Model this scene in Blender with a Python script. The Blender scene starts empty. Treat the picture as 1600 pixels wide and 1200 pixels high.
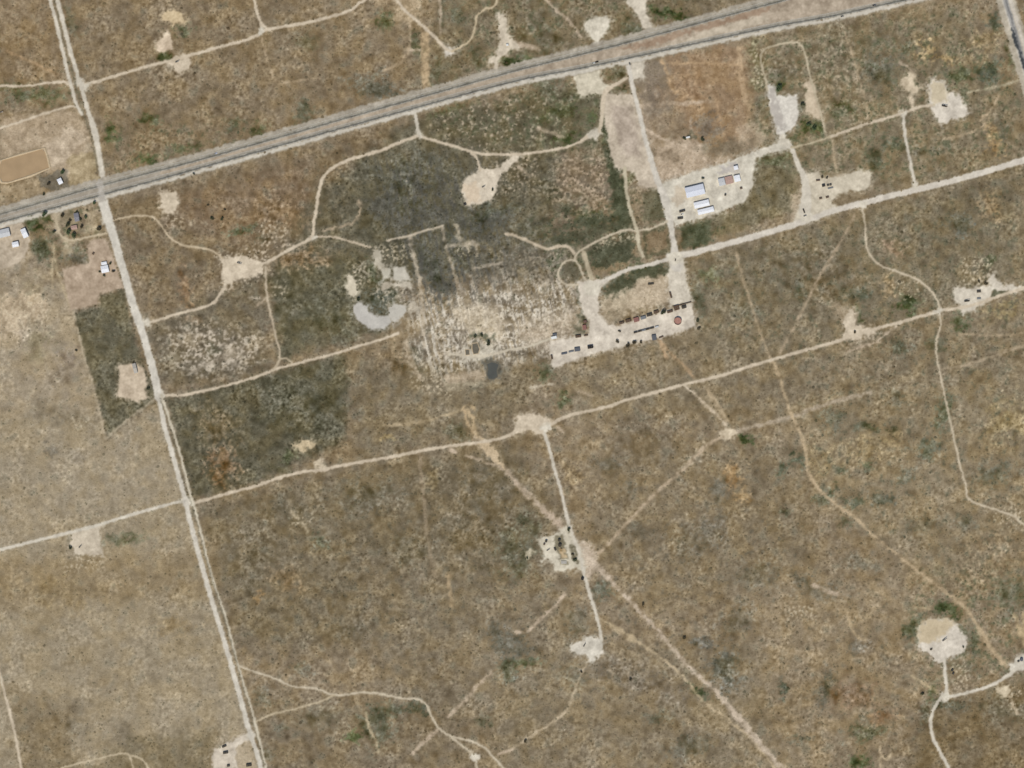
import bpy, math, random
import numpy as np

# ------------------------------------------------------------------ scene, camera, sky, sun, exposure
scene = bpy.context.scene
COL = scene.collection
S = 1.2                      # metres per photograph pixel
W, H = 1600, 1200
CAM_Z = 5200.0

cam_data = bpy.data.cameras.new('survey_camera')
cam_data.sensor_fit = 'HORIZONTAL'
cam_data.sensor_width = 36.0
cam_data.lens = 36.0 * CAM_Z / (W * S)
cam_data.clip_start = 10.0
cam_data.clip_end = 60000.0
cam = bpy.data.objects.new('survey_camera', cam_data)
cam.location = (0, 0, CAM_Z)
COL.objects.link(cam)
scene.camera = cam

SUN_EL, SUN_AZ = 57.0, 194.0         # sun a little west of south
world = bpy.data.worlds.new('World')
scene.world = world
world.use_nodes = True
wn = world.node_tree.nodes
bg = wn['Background']
sky = wn.new('ShaderNodeTexSky')
sky.sky_type = 'NISHITA'
sky.sun_disc = False
sky.sun_elevation = math.radians(SUN_EL)
sky.sun_rotation = math.radians(SUN_AZ)
sky.altitude = 900
world.node_tree.links.new(sky.outputs['Color'], bg.inputs['Color'])
bg.inputs['Strength'].default_value = 0.08

sun_data = bpy.data.lights.new('sun', 'SUN')
sun_data.energy = 3.0
sun_data.angle = math.radians(0.5)
sun_data.color = (1.0, 0.955, 0.88)
sun = bpy.data.objects.new('sun', sun_data)
COL.objects.link(sun)
el, az = math.radians(SUN_EL), math.radians(SUN_AZ)
to_sun = (math.cos(el) * math.sin(az), math.cos(el) * math.cos(az), math.sin(el))
from mathutils import Vector
sun.rotation_euler = Vector(to_sun).to_track_quat('Z', 'Y').to_euler()

scene.view_settings.view_transform = 'Standard'
scene.view_settings.look = 'None'
scene.view_settings.gamma = 1.0
scene.view_settings.use_curve_mapping = False
scene.view_settings.exposure = 0.12

scene.cycles.filter_width = 1.6          # a survey lens this high up is never needle sharp

rng = np.random.default_rng(11)
random.seed(11)

def lin(c):
    c = np.asarray(c, dtype=np.float64) / 255.0
    return np.where(c <= 0.04045, c / 12.92, ((c + 0.055) / 1.055) ** 2.4)

def wx(x): return (x - W / 2) * S
def wy(y): return (H / 2 - y) * S
def terrain(X, Y):
    return 1.1 * np.sin(X * 0.0041 + 0.7) * np.cos(Y * 0.0052 + 0.3) + 0.7 * np.sin(X * 0.0019 - Y * 0.0027)

def tag(o, label=None, cat=None, group=None, kind=None):
    if label: o['label'] = label
    if cat: o['category'] = cat
    if group: o['group'] = group
    if kind: o['kind'] = kind
    return o

# ------------------------------------------------------------------ materials
def new_mat(name):
    m = bpy.data.materials.new(name)
    m.use_nodes = True
    nt = m.node_tree
    b = nt.nodes['Principled BSDF']
    b.inputs['Roughness'].default_value = 0.95
    b.inputs['Specular IOR Level'].default_value = 0.1
    return m, nt, b

def attr_mat(name, amp, scale, bump, bump_scale, rough=0.97):
    """surface colour from the land-cover attribute, broken up by fine procedural grain and relief"""
    m, nt, b = new_mat(name)
    b.inputs['Roughness'].default_value = rough
    at = nt.nodes.new('ShaderNodeAttribute'); at.attribute_name = 'cover'
    geo = nt.nodes.new('ShaderNodeNewGeometry')
    n = nt.nodes.new('ShaderNodeTexNoise'); n.inputs['Scale'].default_value = scale
    n.inputs['Detail'].default_value = 3.0; n.inputs['Roughness'].default_value = 0.6
    nt.links.new(geo.outputs['Position'], n.inputs['Vector'])
    mr = nt.nodes.new('ShaderNodeMapRange')
    mr.inputs['From Min'].default_value = 0.28; mr.inputs['From Max'].default_value = 0.72
    mr.inputs['To Min'].default_value = 1 - amp; mr.inputs['To Max'].default_value = 1 + amp
    nt.links.new(n.outputs['Fac'], mr.inputs['Value'])
    mul = nt.nodes.new('ShaderNodeVectorMath'); mul.operation = 'SCALE'
    nt.links.new(at.outputs['Color'], mul.inputs[0]); nt.links.new(mr.outputs['Result'], mul.inputs['Scale'])
    nt.links.new(mul.outputs['Vector'], b.inputs['Base Color'])
    if bump > 0:
        n2 = nt.nodes.new('ShaderNodeTexNoise'); n2.inputs['Scale'].default_value = bump_scale
        n2.inputs['Detail'].default_value = 2.0
        nt.links.new(geo.outputs['Position'], n2.inputs['Vector'])
        bp = nt.nodes.new('ShaderNodeBump'); bp.inputs['Strength'].default_value = 1.0
        bp.inputs['Distance'].default_value = bump
        nt.links.new(n2.outputs['Fac'], bp.inputs['Height'])
        nt.links.new(bp.outputs['Normal'], b.inputs['Normal'])
    return m

M_GROUND = attr_mat('scrub_ground', 0.16, 0.33, 0.5, 0.28)
M_GRAVEL = attr_mat('caliche_gravel', 0.05, 0.4, 0.06, 0.5)
M_ASPHALT = attr_mat('worn_asphalt', 0.06, 0.35, 0.0, 1, rough=0.85)
M_SCRUB = attr_mat('scrub_leaves', 0.12, 1.1, 0.0, 1)

_mats = {}
def mat(name, rgb, rough=0.7, metal=0.0, var=0.12, scale=0.8):
    """plain painted / metal / wooden surface with procedural wear"""
    if name in _mats: return _mats[name]
    m, nt, b = new_mat(name)
    c = lin(rgb)
    b.inputs['Roughness'].default_value = rough
    b.inputs['Metallic'].default_value = metal
    tc = nt.nodes.new('ShaderNodeTexCoord')
    n = nt.nodes.new('ShaderNodeTexNoise'); n.inputs['Scale'].default_value = scale; n.inputs['Detail'].default_value = 5
    nt.links.new(tc.outputs['Object'], n.inputs['Vector'])
    r = nt.nodes.new('ShaderNodeValToRGB')
    r.color_ramp.elements[0].position = 0.3; r.color_ramp.elements[1].position = 0.7
    r.color_ramp.elements[0].color = (*(c * (1 - var)), 1)
    r.color_ramp.elements[1].color = (*np.minimum(c * (1 + var), 0.9), 1)
    nt.links.new(n.outputs['Fac'], r.inputs['Fac'])
    nt.links.new(r.outputs['Color'], b.inputs['Base Color'])
    _mats[name] = m
    return m
# ------------------------------------------------------------------ land cover (true surface colours, one value per metre)
MG = 80
GW, GH = W + 2 * MG, H + 2 * MG
yy, xx = np.mgrid[-MG:H + MG, -MG:W + MG].astype(np.float32)
_fy = np.fft.fftfreq(GH)[:, None]; _fx = np.fft.rfftfreq(GW)[None, :]

def band(lam, seed, aniso=1.0, ang=0.0):
    """smooth random field with features about lam px across, stretched along ang (degrees) by aniso"""
    r = np.random.default_rng(seed)
    f = np.fft.rfft2(r.standard_normal((GH, GW)))
    a = math.radians(ang); ca, sa = math.cos(a), math.sin(a)
    u = _fx * ca + _fy * sa; v = -_fx * sa + _fy * ca
    k2 = (u * lam * aniso) ** 2 + (v * lam) ** 2
    f *= np.sqrt(k2) * np.exp(-k2 * 0.9)
    o = np.fft.irfft2(f, s=(GH, GW))
    return (o / o.std()).astype(np.float32)

n3, n5, n9, n16 = band(3.2, 1), band(5.5, 2), band(9, 3), band(17, 4)
n32, n70, n160 = band(34, 5), band(75, 6), band(170, 7)
h12, h28, h60 = band(13, 8), band(28, 9), band(64, 10)
wa1, wb1 = band(5, 21), band(5, 22)
wa2, wb2 = band(14, 23), band(14, 24)
wa3, wb3 = band(40, 25), band(40, 26)
stN = band(7, 31, 7.0, 76.0)      # streaks parallel to the section roads
stV = band(4, 33, 9.0, 76.0)
stE = band(9, 32, 3.2, -12.0)

cov = np.zeros((GH, GW, 3), np.float32)      # sRGB 0..255 while painting
dens = np.ones((GH, GW), np.float32)         # how much scrub grows
rough_amp = np.ones((GH, GW), np.float32)    # speckle strength
owner = np.zeros((GH, GW), np.int16)
cov[:] = (146, 127, 100)

def win(x0, y0, x1, y1, pad):
    i0 = max(0, int(y0 - pad) + MG); i1 = min(GH, int(y1 + pad) + MG + 1)
    j0 = max(0, int(x0 - pad) + MG); j1 = min(GW, int(x1 + pad) + MG + 1)
    return slice(i0, max(i1, i0)), slice(j0, max(j1, j0))

def warped(s, a1, a2, a3=0.0):
    X = xx[s] + wa1[s] * a1 + wa2[s] * a2 + wa3[s] * a3
    Y = yy[s] + wb1[s] * a1 + wb2[s] * a2 + wb3[s] * a3
    return X, Y

def poly_sdf(p, X, Y):
    d = np.full(X.shape, 1e9, np.float32); ins = np.zeros(X.shape, bool)
    n = len(p)
    for i in range(n):
        (ax, ay), (bx, by) = p[i], p[(i + 1) % n]
        ex, ey = bx - ax, by - ay
        L = ex * ex + ey * ey + 1e-9
        t = np.clip(((X - ax) * ex + (Y - ay) * ey) / L, 0, 1)
        d = np.minimum(d, (X - ax - t * ex) ** 2 + (Y - ay - t * ey) ** 2)
        if ay != by:
            c = ((ay > Y) != (by > Y)) & (X < ex * (Y - ay) / (by - ay) + ax)
            ins ^= c
    d = np.sqrt(d)
    return np.where(ins, -d, d)

def smooth(pts, step=4.0):
    """Catmull-Rom through the traced points; a point is (x, y) or (x, y, width)"""
    P = [np.array(p, float) for p in pts]
    if len(P) < 3: return [tuple(p) for p in P]
    out = []
    for i in range(len(P) - 1):
        p1, p2 = P[i], P[i + 1]
        p0 = P[i - 1] if i else 2 * p1 - p2
        p3 = P[i + 2] if i + 2 < len(P) else 2 * p2 - p1
        n = max(1, int(np.hypot(*(p2 - p1)[:2]) / step))
        for k in range(n):
            t = k / n
            out.append(tuple(0.5 * ((2 * p1) + (p2 - p0) * t + (2 * p0 - 5 * p1 + 4 * p2 - p3) * t * t + (3 * p1 - p0 - 3 * p2 + p3) * t ** 3)))
    out.append(tuple(P[-1]))
    return out

def line_sdf(p, X, Y):
    d = np.full(X.shape, 1e9, np.float32)
    for a, b in zip(p[:-1], p[1:]):
        ex, ey = b[0] - a[0], b[1] - a[1]
        L = ex * ex + ey * ey + 1e-9
        t = np.clip(((X - a[0]) * ex + (Y - a[1]) * ey) / L, 0, 1)
        hw = (a[2] + (b[2] - a[2]) * t) * 0.5
        d = np.minimum(d, np.hypot(X - a[0] - t * ex, Y - a[1] - t * ey) - hw)
    return d

def put(s, m, color, tex=0.0, bare=1.0):
    c = np.array(color, np.float32)
    if tex:
        v = (n16[s] * 0.6 + n5[s] * 0.5 + n32[s] * 0.55 + n9[s] * 0.35) * tex
        c = c + v[..., None] * np.array([1.0, 0.98, 0.92], np.float32)
    cov[s] += (c - cov[s]) * m[..., None]
    if bare:
        dens[s] *= (1 - np.minimum(m * bare, 1))
        rough_amp[s] *= (1 - 0.75 * np.minimum(m * bare, 1))

def patch(x, y, rx, ry, color, alpha=0.6, ang=0.0, ragged=0.5, veg=0.0):
    """soft, ragged patch of one kind of ground or growth"""
    R = max(rx, ry) * 1.7
    s = win(x - R, y - R, x + R, y + R, 4)
    if s[0].stop <= s[0].start or s[1].stop <= s[1].start: return
    X, Y = warped(s, 0.8, 2.0, min(rx, ry) * 0.25)
    a = math.radians(ang); ca, sa = math.cos(a), math.sin(a)
    u = ((X - x) * ca + (Y - y) * sa) / rx; v = (-(X - x) * sa + (Y - y) * ca) / ry
    m = 1.3 - np.hypot(u, v) + (n9[s] * 0.35 + n5[s] * 0.25) * ragged
    m = np.clip(m * 1.3, 0, 1) * alpha
    put(s, m, color, 9.0, 0)
    if veg: dens[s] += m * veg

def zone(pts, color, alpha, soft=30.0, warp=6.0, veg=None, amp=None):
    xs = [p[0] for p in pts]; ys = [p[1] for p in pts]
    s = win(min(xs), min(ys), max(xs), max(ys), soft + warp * 2)
    if s[0].stop <= s[0].start or s[1].stop <= s[1].start: return
    X, Y = warped(s, min(warp, 1.2), min(warp, 3.0) * 0.6, warp * 0.5)
    m = np.clip(0.5 - poly_sdf(pts, X, Y) / soft, 0, 1)
    m = m * m * (3 - 2 * m) * alpha
    put(s, m, color, 0, 0)
    if veg is not None: dens[s] += (veg - dens[s]) * m / max(alpha, 1e-3)
    if amp is not None: rough_amp[s] += (amp - rough_amp[s]) * m / max(alpha, 1e-3)

FEATS = []
def feat(name, label, material):
    FEATS.append((name, label, material))
    return len(FEATS)

def area(pts, color, name=None, label=None, alpha=1.0, soft=3.0, warp=1.3, tex=9.0, fringe=5.0, material=None, bare=1.0, thr=0.45):
    """a cleared area: painted into the land cover, and its own sheet when named"""
    xs = [p[0] for p in pts]; ys = [p[1] for p in pts]
    s = win(min(xs), min(ys), max(xs), max(ys), fringe * 2 + 6)
    X, Y = warped(s, warp * 0.5, warp * 1.3)
    d = poly_sdf(pts, X, Y)
    if fringe:
        f = np.clip(0.7 - d / (fringe * 2.2), 0, 1) * np.clip(0.4 + n5[s] * 0.45 + n9[s] * 0.35, 0, 1) * alpha
        put(s, f, [c * 0.93 for c in color], tex, 0.6)
    m = np.clip(0.5 - d / soft, 0, 1) * alpha
    put(s, m, color, tex, bare)
    if name:
        i = feat(name, label, material or M_GRAVEL)
        o = owner[s]; o[(m > thr * alpha) & (n3[s] > -9)] = i

def road(pts, width, color, name=None, label=None, alpha=1.0, soft=1.6, warp=0.28, tex=7.0, fringe=3.0, material=None, patchy=0.0, thr=0.4, bare=1.0):
    P = [(p[0], p[1], p[2] if len(p) > 2 else width) for p in pts]
    P = smooth(P)
    xs = [p[0] for p in P]; ys = [p[1] for p in P]
    wmax = max(p[2] for p in P)
    s = win(min(xs), min(ys), max(xs), max(ys), wmax + fringe + 6)
    if s[0].stop <= s[0].start or s[1].stop <= s[1].start: return
    X, Y = warped(s, warp, warp * 1.2)
    d = np.full(X.shape, 1e3, np.float32)          # distance, evaluated only near the line
    reach = wmax + fringe + 6
    for k in range(0, len(P) - 1, 8):
        Q = P[k:k + 9]
        qx = [q[0] for q in Q]; qy = [q[1] for q in Q]
        w = win(min(qx), min(qy), max(qx), max(qy), reach)
        i0, i1 = w[0].start - s[0].start, w[0].stop - s[0].start
        j0, j1 = w[1].start - s[1].start, w[1].stop - s[1].start
        i0, j0 = max(i0, 0), max(j0, 0)
        if i1 <= i0 or j1 <= j0: continue
        q = (slice(i0, i1), slice(j0, j1))
        d[q] = np.minimum(d[q], line_sdf(Q, X[q], Y[q]))
    d = d + (n9[s] * 0.25 + n5[s] * 0.12) * min(1, warp * 2)
    a = alpha
    if patchy:
        a = alpha * np.clip(0.75 + (n16[s] * 0.5 + n9[s] * 0.4) * patchy, 0.05, 1)
    if fringe:
        f = np.clip(0.6 - d / fringe, 0, 1) * np.clip(0.3 + n5[s] * 0.3 + n16[s] * 0.2, 0, 0.8) * a
        put(s, f, [c * 0.92 for c in color], tex, 0.5)
    m = np.clip(0.5 - d / soft, 0, 1) * a
    put(s, m, color, tex, bare)
    if name:
        i = feat(name, label, material or M_GRAVEL)
        o = owner[s]; o[m > thr * (a if np.isscalar(a) else 1)] = i
# ------------------------------------------------------------------ broad zones of the plain
Z = zone
Z([(-80,-80),(720,-80),(720,170),(400,250),(160,300),(-80,340)], (140,120,92), 0.8, 60)
Z([(-80,-80),(90,-80),(115,130),(-80,140)], (150,126,94), 0.6, 30)
Z([(130,10),(560,10),(640,100),(420,190),(170,270)], (138,119,92), 0.5, 40)
Z([(720,-80),(1220,-80),(1180,0),(800,110),(640,150)], (128,113,88), 0.8, 40)
Z([(160,320),(640,190),(660,230),(500,300),(490,370),(350,420),(240,500),(190,380)], (130,112,88), 0.9, 25)
Z([(250,310),(480,250),(480,340),(380,380),(300,360)], (138,114,87), 0.7, 35)
Z([(230,510),(410,420),(420,580),(260,610)], (118,106,88), 0.8, 20)
Z([(640,190),(950,130),(960,230),(960,400),(880,430),(640,430),(500,520),(440,560),(420,430),(500,300)], (112,102,84), 0.95, 30, veg=1.3)
Z([(560,250),(720,240),(780,330),(740,430),(640,440),(560,360)], (102,95,81), 0.75, 50, veg=1.4)
Z([(660,190),(940,120),(940,210),(820,235),(720,225)], (112,102,82), 0.8, 18)
Z([(420,430),(560,400),(640,470),(600,520),(440,560)], (104,97,80), 0.75, 20, veg=1.3)
Z([(870,240),(940,235),(965,300),(985,350),(900,380),(850,340)], (138,119,95), 0.8, 20)
Z([(740,380),(900,380),(905,450),(740,455)], (122,110,92), 0.85, 26, veg=1.0, amp=1.3)
Z([(655,470),(760,445),(900,440),(910,500),(870,552),(720,590),(655,570),(645,510)], (158,142,118), 0.92, 26, veg=0.6, amp=1.6)
Z([(800,245),(870,240),(880,330),(800,350)], (112,102,85), 0.8, 22)
Z([(985,100),(1045,90),(1060,170),(1010,190)], (140,124,104), 0.9, 12, warp=3, veg=0.3, amp=0.5)
Z([(1000,170),(1190,200),(1190,250),(1030,280)], (152,130,103), 0.85, 20, warp=4, veg=0.35, amp=0.8)
Z([(1035,85),(1165,65),(1178,150),(1172,215),(1090,225),(1055,170)], (160,132,101), 0.92, 20, warp=5, veg=0.3, amp=0.8)
Z([(1170,60),(1500,10),(1590,140),(1600,250),(1440,290),(1260,300),(1180,220)], (138,122,95), 0.85, 40)
Z([(1170,240),(1240,235),(1255,330),(1080,380),(1070,345),(1150,325)], (124,112,86), 0.85, 12, veg=1.3)
Z([(1070,410),(1600,260),(1600,440),(1470,480),(1200,560),(1100,560)], (130,116,91), 0.85, 40)
Z([(860,570),(1200,480),(1470,500),(1600,470),(1600,700),(1250,660),(900,650)], (137,121,95), 0.7, 50)
Z([(540,560),(860,570),(800,660),(560,720)], (132,117,92), 0.8, 30)
Z([(300,790),(550,730),(800,680),(880,800),(860,860),(700,1000),(420,1020),(370,1000)], (127,112,88), 0.85, 60)
Z([(560,880),(860,880),(930,1000),(800,1150),(600,1100)], (138,122,97), 0.7, 60)
Z([(400,1080),(700,1120),(760,1200),(420,1220)], (132,116,92), 0.7, 40)
Z([(940,700),(1250,680),(1280,900),(1020,950),(920,860)], (139,122,95), 0.7, 60)
Z([(1250,640),(1600,560),(1640,950),(1460,900),(1280,780)], (148,130,101), 0.75, 60)
Z([(820,1020),(1180,1000),(1240,1220),(760,1220)], (141,125,99), 0.6, 60)
Z([(1190,880),(1450,900),(1440,1100),(1200,1220)], (151,131,102), 0.75, 60)
Z([(1440,1100),(1620,1060),(1640,1240),(1400,1240)], (128,110,84), 0.85, 25, veg=1.3)
# west of the section road: pale pasture
Z([(-90,440),(110,470),(165,690),(245,630),(330,900),(410,1220),(-90,1220)], (163,146,119), 0.92, 12, warp=2, veg=0.5, amp=0.75)
Z([(-90,640),(160,690),(240,640),(285,780),(-90,850)], (165,148,122), 0.8, 30, veg=0.5, amp=0.75)
Z([(-90,380),(60,400),(110,470),(150,640),(-90,660)], (168,150,124), 0.8, 20, veg=0.45)
Z([(-90,880),(310,860),(330,930),(-90,960)], (150,129,97), 0.7, 40)
Z([(20,1080),(100,1100),(130,1220),(30,1220)], (134,116,88), 0.75, 40, veg=1.0)
Z([(200,1150),(340,1140),(330,1220),(120,1220)], (128,113,86), 0.7, 25, veg=1.0)
# the two dark burnt or grazed blocks
Z([(114,486),(152,479),(155,459),(194,452),(214,540),(243,622),(168,684),(142,592)], (108,100,83), 0.95, 9, warp=2, veg=1.5)
Z([(258,622),(420,585),(536,556),(541,610),(538,690),(400,756),(300,778)], (102,94,79), 0.94, 18, warp=3, veg=1.4)
Z([(420,585),(536,556),(541,600),(538,680),(460,690),(400,650)], (97,90,76), 0.8, 24, warp=3, veg=1.5)
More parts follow.
